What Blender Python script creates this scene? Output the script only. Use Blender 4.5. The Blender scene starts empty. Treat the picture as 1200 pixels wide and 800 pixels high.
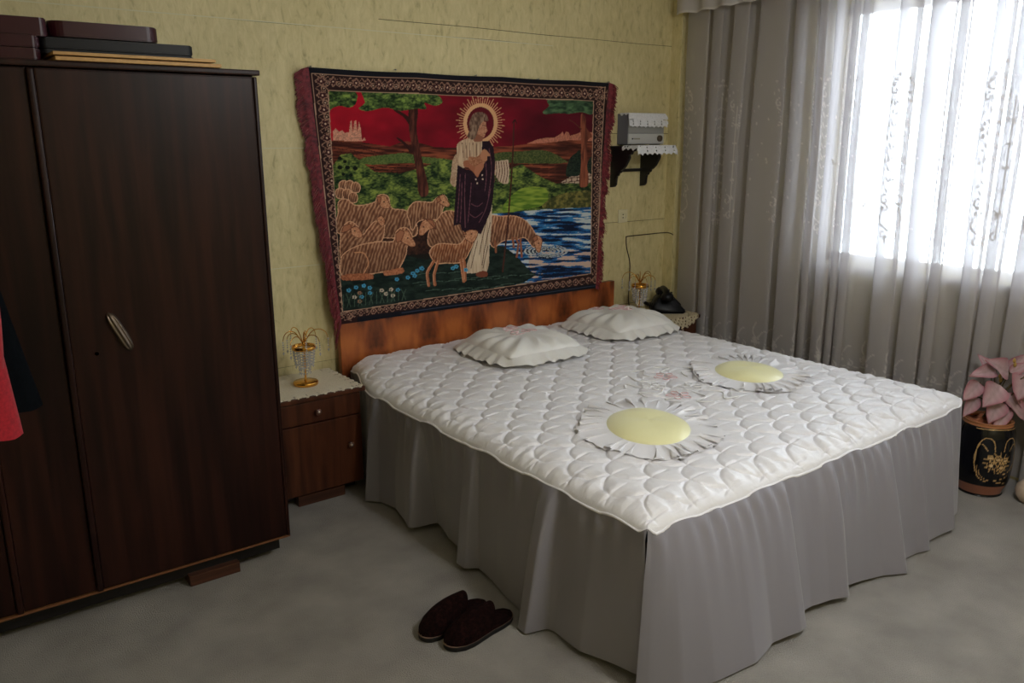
import bpy, bmesh, math, random
import numpy as np
from mathutils import Vector, Matrix

random.seed(7)
RNG = np.random.default_rng(7)
SC = bpy.context.scene
COL = SC.collection
PI = math.pi

# ------------------------------------------------------------------ camera
cam_d = bpy.data.cameras.new('camera')
cam_d.sensor_width = 36.0
cam_d.lens = 36.0 * 960.0 / 1200.0
cam_d.clip_start = 0.02
cam = bpy.data.objects.new('camera', cam_d)
COL.objects.link(cam)
cam.matrix_world = Matrix((( 0.797,  0.147, -0.586, 0.0),
                           (-0.604,  0.189, -0.774, 0.0),
                           (-0.003,  0.971,  0.239, 1.6),
                           (0, 0, 0, 1)))
SC.camera = cam
cam.matrix_world = Matrix.Translation((0, 0, 1.6)) @ cam.matrix_world.to_quaternion().to_matrix().to_4x4()

# ------------------------------------------------------------------ world, lamp, exposure
SC.view_settings.view_transform = 'Standard'
SC.view_settings.look = 'None'
SC.view_settings.gamma = 1.0
SC.view_settings.use_curve_mapping = False
SC.view_settings.exposure = 0.72

wd = bpy.data.worlds.new('overcast_sky')
SC.world = wd
wd.use_nodes = True
bg = wd.node_tree.nodes['Background']
bg.inputs['Color'].default_value = (0.80, 0.89, 1.0, 1)
bg.inputs['Strength'].default_value = 12.0

lamp_d = bpy.data.lights.new('ceiling_light', 'POINT')
lamp_d.energy = 32
lamp_d.color = (0.955, 0.965, 1.0)
lamp_d.shadow_soft_size = 0.16
lamp_o = bpy.data.objects.new('ceiling_light', lamp_d)
lamp_o.location = (1.9, 0.35, 2.3)
COL.objects.link(lamp_o)

portal_d = bpy.data.lights.new('window_portal', 'AREA')
portal_d.shape = 'RECTANGLE'
portal_d.size = 1.35
portal_d.size_y = 2.4
portal_d.cycles.is_portal = True
portal_o = bpy.data.objects.new('window_portal', portal_d)
portal_o.location = (4.27, 1.42, 1.605)
portal_o.rotation_euler = (0, PI / 2, 0)
COL.objects.link(portal_o)


# ------------------------------------------------------------------ helpers: materials
def srgb(r, g, b):
    f = lambda c: (c / 255 / 12.92) if c / 255 <= 0.04045 else ((c / 255 + 0.055) / 1.055) ** 2.4
    return (f(r), f(g), f(b), 1.0)


def new_mat(name):
    m = bpy.data.materials.new(name)
    m.use_nodes = True
    nt = m.node_tree
    return m, nt, nt.nodes['Principled BSDF']


def nd(nt, t, **kw):
    n = nt.nodes.new(t)
    for k, v in kw.items():
        if k in n.inputs.keys():
            n.inputs[k].default_value = v
        else:
            setattr(n, k, v)
    return n


def plain(name, col, rough=0.6, metal=0.0, spec=0.5, **kw):
    m, nt, p = new_mat(name)
    p.inputs['Base Color'].default_value = col
    p.inputs['Roughness'].default_value = rough
    p.inputs['Metallic'].default_value = metal
    p.inputs['Specular IOR Level'].default_value = spec
    for k, v in kw.items():
        p.inputs[k].default_value = v
    return m


def noisy(name, cols, scale=(1, 1, 1), nscale=5.0, detail=5.0, rough=0.6, bump=0.0, bscale=None, spec=0.5,
          distort=0.0, stops=None, sheen=0.0, bdist=0.01):
    """colour ramp over a stretched noise, with a second noise as fine relief"""
    m, nt, p = new_mat(name)
    tc = nd(nt, 'ShaderNodeTexCoord')
    mp = nd(nt, 'ShaderNodeMapping', Scale=scale)
    nt.links.new(tc.outputs['Object'], mp.inputs['Vector'])
    nz = nd(nt, 'ShaderNodeTexNoise', Scale=nscale, Detail=detail, Distortion=distort)
    nt.links.new(mp.outputs['Vector'], nz.inputs['Vector'])
    rp = nt.nodes.new('ShaderNodeValToRGB')
    els = rp.color_ramp.elements
    stops = stops or [0.3 + 0.4 * i / (len(cols) - 1) for i in range(len(cols))]
    els[0].position, els[0].color = stops[0], cols[0]
    els[1].position, els[1].color = stops[-1], cols[-1]
    for s, c in list(zip(stops, cols))[1:-1]:
        e = els.new(s)
        e.color = c
    nt.links.new(nz.outputs['Fac'], rp.inputs['Fac'])
    nt.links.new(rp.outputs['Color'], p.inputs['Base Color'])
    p.inputs['Roughness'].default_value = rough
    p.inputs['Specular IOR Level'].default_value = spec
    if sheen:
        p.inputs['Sheen Weight'].default_value = sheen
    if bump:
        n2 = nd(nt, 'ShaderNodeTexNoise', Scale=bscale or 80.0, Detail=4.0)
        nt.links.new(tc.outputs['Object'] if bscale else mp.outputs['Vector'], n2.inputs['Vector'])
        bp = nd(nt, 'ShaderNodeBump', Strength=bump, Distance=bdist)
        nt.links.new(n2.outputs['Fac'], bp.inputs['Height'])
        nt.links.new(bp.outputs['Normal'], p.inputs['Normal'])
    return m


def attr_mat(name, rough=0.85, sheen=0.0, bump=0.0, bscale=400.0, spec=0.3):
    """colours woven or printed into the surface, stored on its vertices"""
    m, nt, p = new_mat(name)
    a = nd(nt, 'ShaderNodeAttribute', attribute_name='dye')
    nt.links.new(a.outputs['Color'], p.inputs['Base Color'])
    p.inputs['Roughness'].default_value = rough
    p.inputs['Specular IOR Level'].default_value = spec
    p.inputs['Sheen Weight'].default_value = sheen
    if bump:
        tc = nd(nt, 'ShaderNodeTexCoord')
        n2 = nd(nt, 'ShaderNodeTexNoise', Scale=bscale, Detail=2.0)
        nt.links.new(tc.outputs['Object'], n2.inputs['Vector'])
        bp = nd(nt, 'ShaderNodeBump', Strength=bump, Distance=0.004)
        nt.links.new(n2.outputs['Fac'], bp.inputs['Height'])
        nt.links.new(bp.outputs['Normal'], p.inputs['Normal'])
    return m


# ------------------------------------------------------------------ helpers: objects
def link(name, me, mat=None, parent=None, loc=None):
    o = bpy.data.objects.new(name, me)
    COL.objects.link(o)
    if mat is not None:
        if len(me.materials) == 0:
            me.materials.append(mat)
    if parent is not None:
        o.parent = parent
    if loc is not None:
        o.location = loc
    return o


def set_smooth(me, on=True):
    me.polygons.foreach_set('use_smooth', [on] * len(me.polygons))


def mesh_np(name, V, Fq, mat=None, parent=None, smooth=True):
    me = bpy.data.meshes.new(name)
    V = np.asarray(V, dtype=np.float64)
    me.from_pydata(V.tolist(), [], np.asarray(Fq).tolist() if not isinstance(Fq, list) else Fq)
    me.update()
    if smooth:
        set_smooth(me)
    return link(name, me, mat, parent)


def grid_faces(n, m, closed=False):
    """faces of an n x m vertex grid (index = i*m+j)"""
    i = np.arange(n - 1)[:, None]
    jj = np.arange(m if closed else m - 1)[None, :]
    j2 = (jj + 1) % m
    a = i * m + jj
    b = i * m + j2
    return np.stack([a, b, b + m, a + m], -1).reshape(-1, 4)


def bm_obj(name, bm, mat=None, parent=None, smooth=False, recalc=True):
    if recalc:
        bmesh.ops.recalc_face_normals(bm, faces=bm.faces)
    me = bpy.data.meshes.new(name)
    bm.to_mesh(me)
    bm.free()
    if smooth:
        set_smooth(me)
    return link(name, me, mat, parent)


def box_into(bm, lo, hi, bev=0.0, seg=2):
    lo, hi = Vector(lo), Vector(hi)
    b2 = bmesh.new()
    bmesh.ops.create_cube(b2, size=1.0)
    d = hi - lo
    c = (hi + lo) / 2
    for v in b2.verts:
        v.co = Vector((v.co.x * d.x + c.x, v.co.y * d.y + c.y, v.co.z * d.z + c.z))
    if bev > 0:
        bmesh.ops.bevel(b2, geom=list(b2.edges), offset=min(bev, 0.45 * min(abs(d.x), abs(d.y), abs(d.z))),
                        segments=seg, profile=0.7, affect='EDGES')
    tmp = bpy.data.meshes.new('tmp')
    b2.to_mesh(tmp)
    b2.free()
    bm.from_mesh(tmp)
    bpy.data.meshes.remove(tmp)


def box(name, lo, hi, mat, parent=None, bev=0.003, smooth=False, seg=2):
    bm = bmesh.new()
    box_into(bm, lo, hi, bev, seg)
    return bm_obj(name, bm, mat, parent, smooth)


def lathe_np(profile, n=32, cx=0, cy=0, squash=1.0):
    p = np.array(profile, float)
    th = np.linspace(0, 2 * PI, n, endpoint=False)
    V = np.stack([cx + p[:, None, 0] * np.cos(th), cy + squash * p[:, None, 0] * np.sin(th),
                  np.repeat(p[:, None, 1], n, 1)], -1).reshape(-1, 3)
    return V, grid_faces(len(p), n, True)


def lathe(name, profile, mat, parent=None, n=32, cx=0, cy=0, squash=1.0):
    V, Fq = lathe_np(profile, n, cx, cy, squash)
    return mesh_np(name, V, Fq, mat, parent)


def catmull(pts, n=8, closed=False):
    P = [Vector(p) for p in pts]
    out = []
    N = len(P)
    rng = range(N if closed else N - 1)
    for i in rng:
        p0 = P[(i - 1) % N] if closed or i > 0 else P[0]
        p1, p2 = P[i], P[(i + 1) % N]
        p3 = P[(i + 2) % N] if closed or i + 2 < N else P[-1]
        for k in range(n):
            t = k / n
            out.append(0.5 * ((2 * p1) + (p2 - p0) * t + (2 * p0 - 5 * p1 + 4 * p2 - p3) * t * t
                              + (3 * p1 - p0 - 3 * p2 + p3) * t ** 3))
    if not closed:
        out.append(P[-1].copy())
    return out


def tube_np(path, r, sides=6):
    P = np.array([tuple(p) for p in path], float)
    n = len(P)
    rr = np.full(n, r) if np.isscalar(r) else np.asarray(r, float)
    T = np.gradient(P, axis=0)
    T /= np.linalg.norm(T, axis=1)[:, None] + 1e-12
    up = np.array([0, 0, 1.0]) if abs(T[0, 2]) < 0.9 else np.array([1.0, 0, 0])
    V = []
    a = np.cross(T[0], up)
    a /= np.linalg.norm(a)
    for i in range(n):
        a = a - T[i] * a.dot(T[i])
        a /= np.linalg.norm(a) + 1e-12
        b = np.cross(T[i], a)
        th = np.linspace(0, 2 * PI, sides, endpoint=False)
        V.append(P[i] + rr[i] * (np.cos(th)[:, None] * a + np.sin(th)[:, None] * b))
    return np.concatenate(V), grid_faces(n, sides, True)


class Acc:
    """collects pieces of one mesh"""
    def __init__(self):
        self.V, self.F, self.n = [], [], 0

    def add(self, V, Fq):
        V = np.asarray(V, float)
        self.V.append(V)
        for f in (Fq.tolist() if hasattr(Fq, 'tolist') else Fq):
            self.F.append([i + self.n for i in f])
        self.n += len(V)

    def tube(self, path, r, sides=6):
        self.add(*tube_np(path, r, sides))

    def build(self, name, mat, parent=None, smooth=True):
        return mesh_np(name, np.concatenate(self.V), self.F, mat, parent, smooth)


def thing(name, label, cat, loc=(0, 0, 0), rotz=0.0, group=None):
    o = bpy.data.objects.new(name, None)
    COL.objects.link(o)
    o.location = loc
    o.rotation_euler = (0, 0, rotz)
    o.empty_display_size = 0.1
    o['label'], o['category'] = label, cat
    if group:
        o['group'] = group
    return o


def tag(o, label, cat, group=None):
    o['label'], o['category'] = label, cat
    if group:
        o['group'] = group
    return o


def stuff(o):
    o['kind'] = 'stuff'
    return o


def struct(o):
    o['kind'] = 'structure'
    return o


def copy_tree(o, parent=None):
    c = o.copy()
    COL.objects.link(c)
    if parent is not None:
        c.parent = parent
    for ch in list(o.children):
        copy_tree(ch, c)
    return c


def sstep(a, b, x):
    t = np.clip((x - a) / (b - a), 0, 1)
    return t * t * (3 - 2 * t)


def vnoise(x, y, seed=0):
    """value noise on arrays"""
    r = np.random.default_rng(seed).random((64, 64))
    xi, yi = np.floor(x).astype(int), np.floor(y).astype(int)
    fx, fy = x - xi, y - yi
    fx, fy = fx * fx * (3 - 2 * fx), fy * fy * (3 - 2 * fy)
    g = lambda a, b: r[a % 64, b % 64]
    return (g(xi, yi) * (1 - fx) + g(xi + 1, yi) * fx) * (1 - fy) + (g(xi, yi + 1) * (1 - fx) + g(xi + 1, yi + 1) * fx) * fy


def fbm(x, y, seed=0, oct=4):
    s, a, t = 0, 0.5, 0
    for k in range(oct):
        s = s + a * vnoise(x * 2 ** k, y * 2 ** k, seed + k)
        t += a
        a *= 0.5
    return s / t


# ------------------------------------------------------------------ materials
M_paper = None


def wallpaper_mat():
    m, nt, p = new_mat('embossed_yellow_wallpaper')
    tc = nd(nt, 'ShaderNodeTexCoord')
    mp = nd(nt, 'ShaderNodeMapping', Scale=(34, 34, 13))
    nt.links.new(tc.outputs['Object'], mp.inputs['Vector'])
    nz = nd(nt, 'ShaderNodeTexNoise', Scale=1.0, Detail=4.0, Roughness=0.65, Distortion=0.6)
    nt.links.new(mp.outputs['Vector'], nz.inputs['Vector'])
    rp = nt.nodes.new('ShaderNodeValToRGB')
    e = rp.color_ramp.elements
    e[0].position, e[0].color = 0.22, srgb(166, 153, 106)
    e[1].position, e[1].color = 0.7, srgb(227, 213, 164)
    e.new(0.42).color = srgb(212, 198, 146)
    nt.links.new(nz.outputs['Fac'], rp.inputs['Fac'])
    # large soft patches of yellowing
    n3 = nd(nt, 'ShaderNodeTexNoise', Scale=2.2, Detail=2.0)
    nt.links.new(tc.outputs['Object'], n3.inputs['Vector'])
    mx = nd(nt, 'ShaderNodeMix', data_type='RGBA', blend_type='MULTIPLY')
    mx.inputs['Factor'].default_value = 0.35
    rp2 = nt.nodes.new('ShaderNodeValToRGB')
    rp2.color_ramp.elements[0].position, rp2.color_ramp.elements[0].color = 0.35, (0.78, 0.77, 0.68, 1)
    rp2.color_ramp.elements[1].position, rp2.color_ramp.elements[1].color = 0.65, (1, 1, 1, 1)
    nt.links.new(n3.outputs['Fac'], rp2.inputs['Fac'])
    nt.links.new(rp.outputs['Color'], mx.inputs['A'])
    nt.links.new(rp2.outputs['Color'], mx.inputs['B'])
    nt.links.new(mx.outputs['Result'], p.inputs['Base Color'])
    p.inputs['Roughness'].default_value = 0.55
    bp = nd(nt, 'ShaderNodeBump', Strength=0.55, Distance=0.004)
    nt.links.new(nz.outputs['Fac'], bp.inputs['Height'])
    nt.links.new(bp.outputs['Normal'], p.inputs['Normal'])
    return m


M_paper = wallpaper_mat()
M_plaster = plain('plaster', srgb(216, 214, 210), 0.8)
M_seam_white = plain('paper_edge_white', srgb(215, 208, 172), 0.8)
M_seam_dark = plain('paper_gap_dark', srgb(88, 80, 52), 0.9)
M_white_paint = plain('white_paint', srgb(225, 222, 214), 0.4)
M_carpet = noisy('grey_beige_carpet', [srgb(152, 147, 140), srgb(165, 160, 152), srgb(177, 172, 163)], (1, 1, 1), 5.0, 9.0,
                 rough=0.95, bump=0.9, bscale=240.0, spec=0.1, bdist=0.012, sheen=0.15)
M_walnut = noisy('dark_walnut_lacquer', [srgb(25, 12, 10), srgb(40, 20, 16), srgb(54, 28, 21)], (14, 14, 0.9), 1.6, 5.0,
                 rough=0.36, spec=0.2, distort=0.4)
M_walnut_edge = plain('walnut_edge_strip', srgb(120, 78, 48), 0.35)
M_walnut_foot = noisy('walnut_block', [srgb(60, 34, 24), srgb(98, 60, 42)], (1, 60, 60), 1.0, 3.0, rough=0.4)
M_nightwood = noisy('nightstand_walnut', [srgb(48, 24, 16), srgb(78, 42, 27), srgb(98, 56, 36)], (12, 12, 1.0), 1.7, 5.0,
                    rough=0.33, spec=0.4, distort=0.5)
M_black_wood = plain('black_painted_wood', srgb(22, 19, 20), 0.4)


def headboard_mat():
    m, nt, p = new_mat('figured_walnut_veneer')
    tc = nd(nt, 'ShaderNodeTexCoord')
    sx = nd(nt, 'ShaderNodeSeparateXYZ')
    nt.links.new(tc.outputs['Object'], sx.inputs[0])
    pp = nd(nt, 'ShaderNodeMath', operation='PINGPONG')
    pp.inputs[1].default_value = 0.155          # book-matched leaves
    nt.links.new(sx.outputs['X'], pp.inputs[0])
    cb = nd(nt, 'ShaderNodeCombineXYZ')
    nt.links.new(pp.outputs[0], cb.inputs['X'])
    nt.links.new(sx.outputs['Z'], cb.inputs['Z'])
    mp = nd(nt, 'ShaderNodeMapping', Scale=(8.5, 1, 4.2))
    nt.links.new(cb.outputs[0], mp.inputs['Vector'])
    nz = nd(nt, 'ShaderNodeTexNoise', Scale=1.0, Detail=5.0, Roughness=0.45, Distortion=0.25)
    nt.links.new(mp.outputs['Vector'], nz.inputs['Vector'])
    rp = nt.nodes.new('ShaderNodeValToRGB')
    e = rp.color_ramp.elements
    e[0].position, e[0].color = 0.38, srgb(60, 30, 16)
    e[1].position, e[1].color = 0.68, srgb(186, 106, 52)
    e.new(0.46).color = srgb(98, 48, 24)
    e.new(0.54).color = srgb(150, 78, 36)
    nt.links.new(nz.outputs['Fac'], rp.inputs['Fac'])
    nt.links.new(rp.outputs['Color'], p.inputs['Base Color'])
    p.inputs['Roughness'].default_value = 0.3
    return m


M_headboard = headboard_mat()


def fabric_mat(name, col, rough=0.5, sheen=0.3, wrinkle=0.25, wscale=22.0, spec=0.35, aniso=None):
    m, nt, p = new_mat(name)
    p.inputs['Base Color'].default_value = col
    p.inputs['Roughness'].default_value = rough
    p.inputs['Sheen Weight'].default_value = sheen
    p.inputs['Specular IOR Level'].default_value = spec
    tc = nd(nt, 'ShaderNodeTexCoord')
    mp = nd(nt, 'ShaderNodeMapping', Scale=aniso or (1, 1, 1))
    nt.links.new(tc.outputs['Object'], mp.inputs['Vector'])
    nz = nd(nt, 'ShaderNodeTexNoise', Scale=wscale, Detail=3.0, Distortion=0.8)
    nt.links.new(mp.outputs['Vector'], nz.inputs['Vector'])
    bp = nd(nt, 'ShaderNodeBump', Strength=wrinkle, Distance=0.006)
    nt.links.new(nz.outputs['Fac'], bp.inputs['Height'])
    nt.links.new(bp.outputs['Normal'], p.inputs['Normal'])
    return m


M_quilt = fabric_mat('white_satin_quilt', srgb(238, 236, 238), 0.36, 0.2, 0.5, 20.0, 0.5, (1.0, 3.0, 1))
M_skirt = fabric_mat('grey_satin_skirt', srgb(140, 137, 145), 0.38, 0.3, 0.10, 3.0, 0.5, (2, 2, 0.8))
M_piping = plain('quilt_piping', srgb(240, 238, 240), 0.45)
M_pillow = fabric_mat('cream_satin_pillow', srgb(240, 238, 233), 0.38, 0.2, 0.35, 14.0, 0.5)
M_yellow = fabric_mat('yellow_satin', srgb(250, 245, 186), 0.34, 0.3, 0.3, 16.0, 0.5)
M_ruffle = fabric_mat('white_ruffle', srgb(240, 238, 240), 0.38, 0.2, 0.2, 25.0, 0.5)
M_pink = plain('pink_thread', srgb(236, 202, 202), 0.6)
M_white_thread = plain('white_thread', srgb(240, 238, 236), 0.5)
M_mattress = plain('navy_mattress_edge', srgb(34, 36, 46), 0.7)
M_fringe = noisy('dark_red_fringe', [srgb(72, 18, 26), srgb(112, 30, 40), srgb(134, 44, 52)], (1, 1, 1), 60.0, 3.0, rough=0.7)
M_hem = plain('black_hem', srgb(20, 20, 28), 0.7)
M_steel = plain('steel', srgb(150, 148, 142), 0.3, 0.9)
M_gold = plain('polished_gold', srgb(226, 168, 78), 0.16, 1.0)
M_copper = plain('copper_leaf', srgb(190, 120, 84), 0.3, 0.9)
M_handle = plain('aged_nickel', srgb(120, 106, 92), 0.35, 0.9)
M_knob = plain('pale_knob_tip', srgb(206, 186, 170), 0.25, 0.3)
M_knobwood = plain('knob_wood', srgb(92, 62, 50), 0.3)
M_doily = noisy('cream_linen', [srgb(214, 202, 176), srgb(232, 222, 200)], (1, 1, 1), 180.0, 2.0, rough=0.8, bump=0.3, bscale=500.0)
M_doily_white = noisy('white_lace_cloth', [srgb(222, 222, 224), srgb(240, 240, 242)], (1, 1, 1), 120.0, 2.0, rough=0.8, bump=0.2, bscale=400.0)
M_doily_crochet = noisy('crochet_cream', [srgb(196, 180, 146), srgb(222, 208, 176)], (1, 1, 1), 160.0, 2.0, rough=0.85, bump=0.4, bscale=350.0)
M_phone = plain('black_bakelite', srgb(9, 10, 16), 0.4, 0.0, 0.3)
M_crystal = plain('cut_crystal', (1, 1, 1, 1), 0.03, 0.0, 0.8, **{'Transmission Weight': 0.7, 'IOR': 1.6})
M_maroon = plain('maroon_vinyl', srgb(54, 16, 25), 0.28, 0.0, 0.25)
M_black_case = plain('black_leatherette', srgb(11, 11, 14), 0.42, 0.0, 0.25)
M_pale_wood = noisy('pale_pine_board', [srgb(176, 130, 72), srgb(208, 164, 100)], (1, 40, 40), 1.0, 3.0, rough=0.5)
M_navy_coat = noisy('black_navy_wool', [srgb(5, 8, 11), srgb(12, 16, 20)], (1, 1, 1), 120.0, 3.0, rough=0.95, spec=0.1)
M_red_coat = noisy('red_wool', [srgb(150, 20, 34), srgb(190, 32, 46)], (1, 1, 1), 120.0, 3.0, rough=0.95, sheen=0.2)
M_radio = plain('grey_plastic', srgb(196, 196, 192), 0.45)
M_radio_side = plain('dark_grey_plastic', srgb(112, 114, 124), 0.5)
M_grille = plain('grey_speaker_cloth', srgb(158, 158, 154), 0.8)
M_socket = plain('ivory_plastic', srgb(222, 212, 174), 0.4)
M_dark = plain('dark_hole', srgb(30, 26, 22), 0.8)
M_cable = plain('brown_cable', srgb(72, 58, 38), 0.6)
M_slipper = noisy('dark_brown_plush', [srgb(20, 9, 9), srgb(34, 16, 15), srgb(50, 25, 23)], (1, 1, 1), 90.0, 5.0, rough=0.95,
                  bump=1.0, bscale=420.0, sheen=0.0, spec=0.1)
M_sole = plain('black_rubber', srgb(16, 14, 14), 0.6)
M_welt = plain('tan_welt', srgb(140, 112, 96), 0.7)
M_vase = attr_mat('black_glaze_with_gold', rough=0.12, spec=0.5)
M_cream_vase = noisy('cream_ceramic', [srgb(206, 182, 158), srgb(226, 206, 184)], (1, 1, 1), 30.0, 3.0, rough=0.35)
M_leaf = attr_mat('pink_silk_leaf', rough=0.6, sheen=0.2, bump=0.15, bscale=120.0)
M_stem = plain('brown_green_stem', srgb(92, 78, 48), 0.7)
M_bud = plain('mustard_bud', srgb(176, 142, 70), 0.6)
M_tap = attr_mat('woven_plush_picture', rough=0.9, sheen=0.15, bump=0.35, bscale=520.0, spec=0.15)


def curtain_mat():
    m, nt, p = new_mat('sheer_embroidered_voile')
    nt.nodes.remove(p)
    out = [n for n in nt.nodes if n.type == 'OUTPUT_MATERIAL'][0]
    a = nd(nt, 'ShaderNodeAttribute', attribute_name='stitch')
    tr = nd(nt, 'ShaderNodeBsdfTransparent')
    tl = nd(nt, 'ShaderNodeBsdfTranslucent')
    df = nd(nt, 'ShaderNodeBsdfDiffuse')
    tl.inputs['Color'].default_value = srgb(214, 208, 212)
    df.inputs['Color'].default_value = srgb(194, 191, 192)
    mc = nd(nt, 'ShaderNodeMix', data_type='RGBA')
    mc.inputs['A'].default_value = srgb(194, 189, 187)
    mc.inputs['B'].default_value = srgb(208, 203, 198)
    nt.links.new(a.outputs['Fac'], mc.inputs['Factor'])
    nt.links.new(mc.outputs['Result'], df.inputs['Color'])
    m1 = nd(nt, 'ShaderNodeMixShader')
    mf = nd(nt, 'ShaderNodeMapRange')
    mf.inputs['To Min'].default_value = 0.26
    mf.inputs['To Max'].default_value = 0.03
    nt.links.new(a.outputs['Fac'], mf.inputs['Value'])
    nt.links.new(mf.outputs['Result'], m1.inputs['Fac'])
    nt.links.new(df.outputs[0], m1.inputs[1])
    nt.links.new(tl.outputs[0], m1.inputs[2])
    m2 = nd(nt, 'ShaderNodeMixShader')
    mr = nd(nt, 'ShaderNodeMapRange')
    mr.inputs['To Min'].default_value = 0.74
    mr.inputs['To Max'].default_value = 0.985
    nt.links.new(a.outputs['Fac'], mr.inputs['Value'])
    nt.links.new(mr.outputs['Result'], m2.inputs['Fac'])
    nt.links.new(tr.outputs[0], m2.inputs[1])
    nt.links.new(m1.outputs[0], m2.inputs[2])
    nt.links.new(m2.outputs[0], out.inputs['Surface'])
    return m


M_curtain = curtain_mat()


def glass_mat():
    m, nt, p = new_mat('window_glass')
    nt.nodes.remove(p)
    out = [n for n in nt.nodes if n.type == 'OUTPUT_MATERIAL'][0]
    tr = nd(nt, 'ShaderNodeBsdfTransparent', Color=(0.96, 0.98, 0.97, 1))
    gl = nd(nt, 'ShaderNodeBsdfGlossy', Roughness=0.02)
    fr = nd(nt, 'ShaderNodeFresnel', IOR=1.45)
    mx = nd(nt, 'ShaderNodeMixShader')
    nt.links.new(fr.outputs[0], mx.inputs[0])
    nt.links.new(tr.outputs[0], mx.inputs[1])
    nt.links.new(gl.outputs[0], mx.inputs[2])
    nt.links.new(mx.outputs[0], out.inputs['Surface'])
    return m


M_glass = glass_mat()

# ------------------------------------------------------------------ the room
XL, XR, YF, YB, ZC = -0.64, 4.15, -0.75, 3.65, 2.55
T = 0.12
struct(box('floor', (XL - T, YF - T, -0.1), (XR + 0.3, YB + T, 0), M_carpet, bev=0))
struct(box('ceiling', (XL - T, YF - T, ZC), (XR + 0.3, YB + T, ZC + 0.1), M_plaster, bev=0))
struct(box('wall_left', (XL - T, YF - T, 0), (XL, YB + T, ZC), M_paper, bev=0))
struct(box('wall_front', (XL, YF - T, 0), (XR + 0.15, YF, ZC), M_paper, bev=0))
wall_back = struct(box('wall_back', (XL, YB, 0), (XR + 0.15, YB + T, ZC), M_seam_dark, bev=0))
# window wall: pieces around the opening
WY0, WY1, WZ0, WZ1 = 0.22, 2.62, 0.93, 2.28
bm = bmesh.new()
box_into(bm, (XR, YF, 0), (XR + 0.2, YB, WZ0))
box_into(bm, (XR, YF, WZ1), (XR + 0.2, YB, ZC))
box_into(bm, (XR, YF, WZ0), (XR + 0.2, WY0, WZ1))
box_into(bm, (XR, WY1, WZ0), (XR + 0.2, YB, WZ1))
struct(bm_obj('wall_right', bm, M_paper))
# papered corner boxing
struct(box('trim_1', (4.0, 3.57, 0), (XR, YB, ZC), M_paper, bev=0.004))
struct(box('baseboard_back', (XL, YB - 0.012, 0), (4.0, YB, 0.06), M_white_paint, bev=0.003))

win = thing('window_1', 'wide bright window behind the sheer curtain', 'window')
win['kind'] = 'structure'
bm = bmesh.new()
for (lo, hi) in (((XR + 0.06, WY0, WZ0), (XR + 0.12, WY1, WZ0 + 0.05)), ((XR + 0.06, WY0, WZ1 - 0.05), (XR + 0.12, WY1, WZ1)),
                 ((XR + 0.06, WY0, WZ0), (XR + 0.12, WY0 + 0.05, WZ1)), ((XR + 0.06, WY1 - 0.05, WZ0), (XR + 0.12, WY1, WZ1)),
                 ((XR + 0.06, 1.16, WZ0), (XR + 0.12, 1.22, WZ1))):
    box_into(bm, lo, hi, 0.004)
bm_obj('window_frame', bm, M_white_paint, win)
box('pane', (XR + 0.085, WY0 + 0.04, WZ0 + 0.04), (XR + 0.09, 1.17, WZ1 - 0.04), M_glass, win, bev=0)
box('pane', (XR + 0.085, 1.21, WZ0 + 0.04), (XR + 0.09, WY1 - 0.04, WZ1 - 0.04), M_glass, win, bev=0)
box('window_sill', (XR - 0.02, WY0 - 0.03, WZ0 - 0.03), (XR + 0.1, WY1 + 0.03, WZ0), M_white_paint, win, bev=0.004)


def strip(x0, x1, z0, z1, gap=0.0014):
    """a sheet of wallpaper with a slightly wavering edge"""
    n = 24
    xs = np.linspace(x0, x1, n)
    w = lambda s: 0.0016 * np.sin(xs * 3.1 + s) + 0.0010 * np.sin(xs * 7.7 + 2 * s)
    top = z1 - gap + w(z1 * 9)
    bot = z0 + gap + w(z0 * 9)
    y0 = YB - 0.0016
    V = np.concatenate([np.stack([xs, np.full(n, y0), bot], 1), np.stack([xs, np.full(n, y0), top], 1),
                        np.stack([xs, np.full(n, YB + 0.001), bot], 1), np.stack([xs, np.full(n, YB + 0.001), top], 1)])
    Fq = []
    for i in range(n - 1):
        Fq += [[i, i + 1, n + i + 1, n + i], [i + 1, i, 2 * n + i, 2 * n + i + 1], [n + i, n + i + 1, 3 * n + i + 1, 3 * n + i]]
    Fq += [[0, n, 3 * n, 2 * n], [n - 1, 2 * n - 1 + 0, 4 * n - 1, 3 * n - 1]]
    return mesh_np('wallpaper_strip', V, Fq, M_paper, wall_back, smooth=False)


zl = [0.0, 0.55, 1.024, 1.565, 2.098, ZC]
zr = [0.0, 0.583, 1.103, 1.632, 2.152, ZC]
xm = 2.3
for i in range(5):
    if i == 4:
        strip(XL, 1.98, zl[i], zl[i + 1], 0.001)
    else:
        strip(XL, xm if i < 3 else 1.98, zl[i], zl[i + 1], 0.001)
for i in range(3):
    strip(xm, 4.0, zr[i], zr[i + 1])
strip(1.98, 3.05, zr[3] if False else 1.60, 2.098, 0.001)
strip(1.98, 3.05, 2.098, zr[4], 0.0018)
strip(3.05, 4.0, zr[3], zr[4])
strip(1.98, 4.0, zr[4], ZC)
# white torn paper edges along the left-hand joints
for (x0, x1, z) in ((XL, 3.05, 2.098), (0.9, 1.7, 1.565), (0.9, 1.7, 1.024)):
    w = box('paper_edge', (x0, YB - 0.0024, z - 0.002), (x1, YB + 0.001, z + 0.0022), M_seam_white, wall_back, bev=0)

# ------------------------------------------------------------------ wardrobe
wy, wz0, wz1 = 2.87, 0.1, 1.81
wr = thing('wardrobe', 'tall dark lacquered walnut wardrobe with slanting metal handle, left of the bed', 'wardrobe', (0.28, 3.2, 0))


def at(parent, o):
    """give an object built in room coordinates to a thing standing at its own base point"""
    o.parent = parent
    o.matrix_parent_inverse = Matrix.Translation(parent.location).inverted()
    return o


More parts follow.
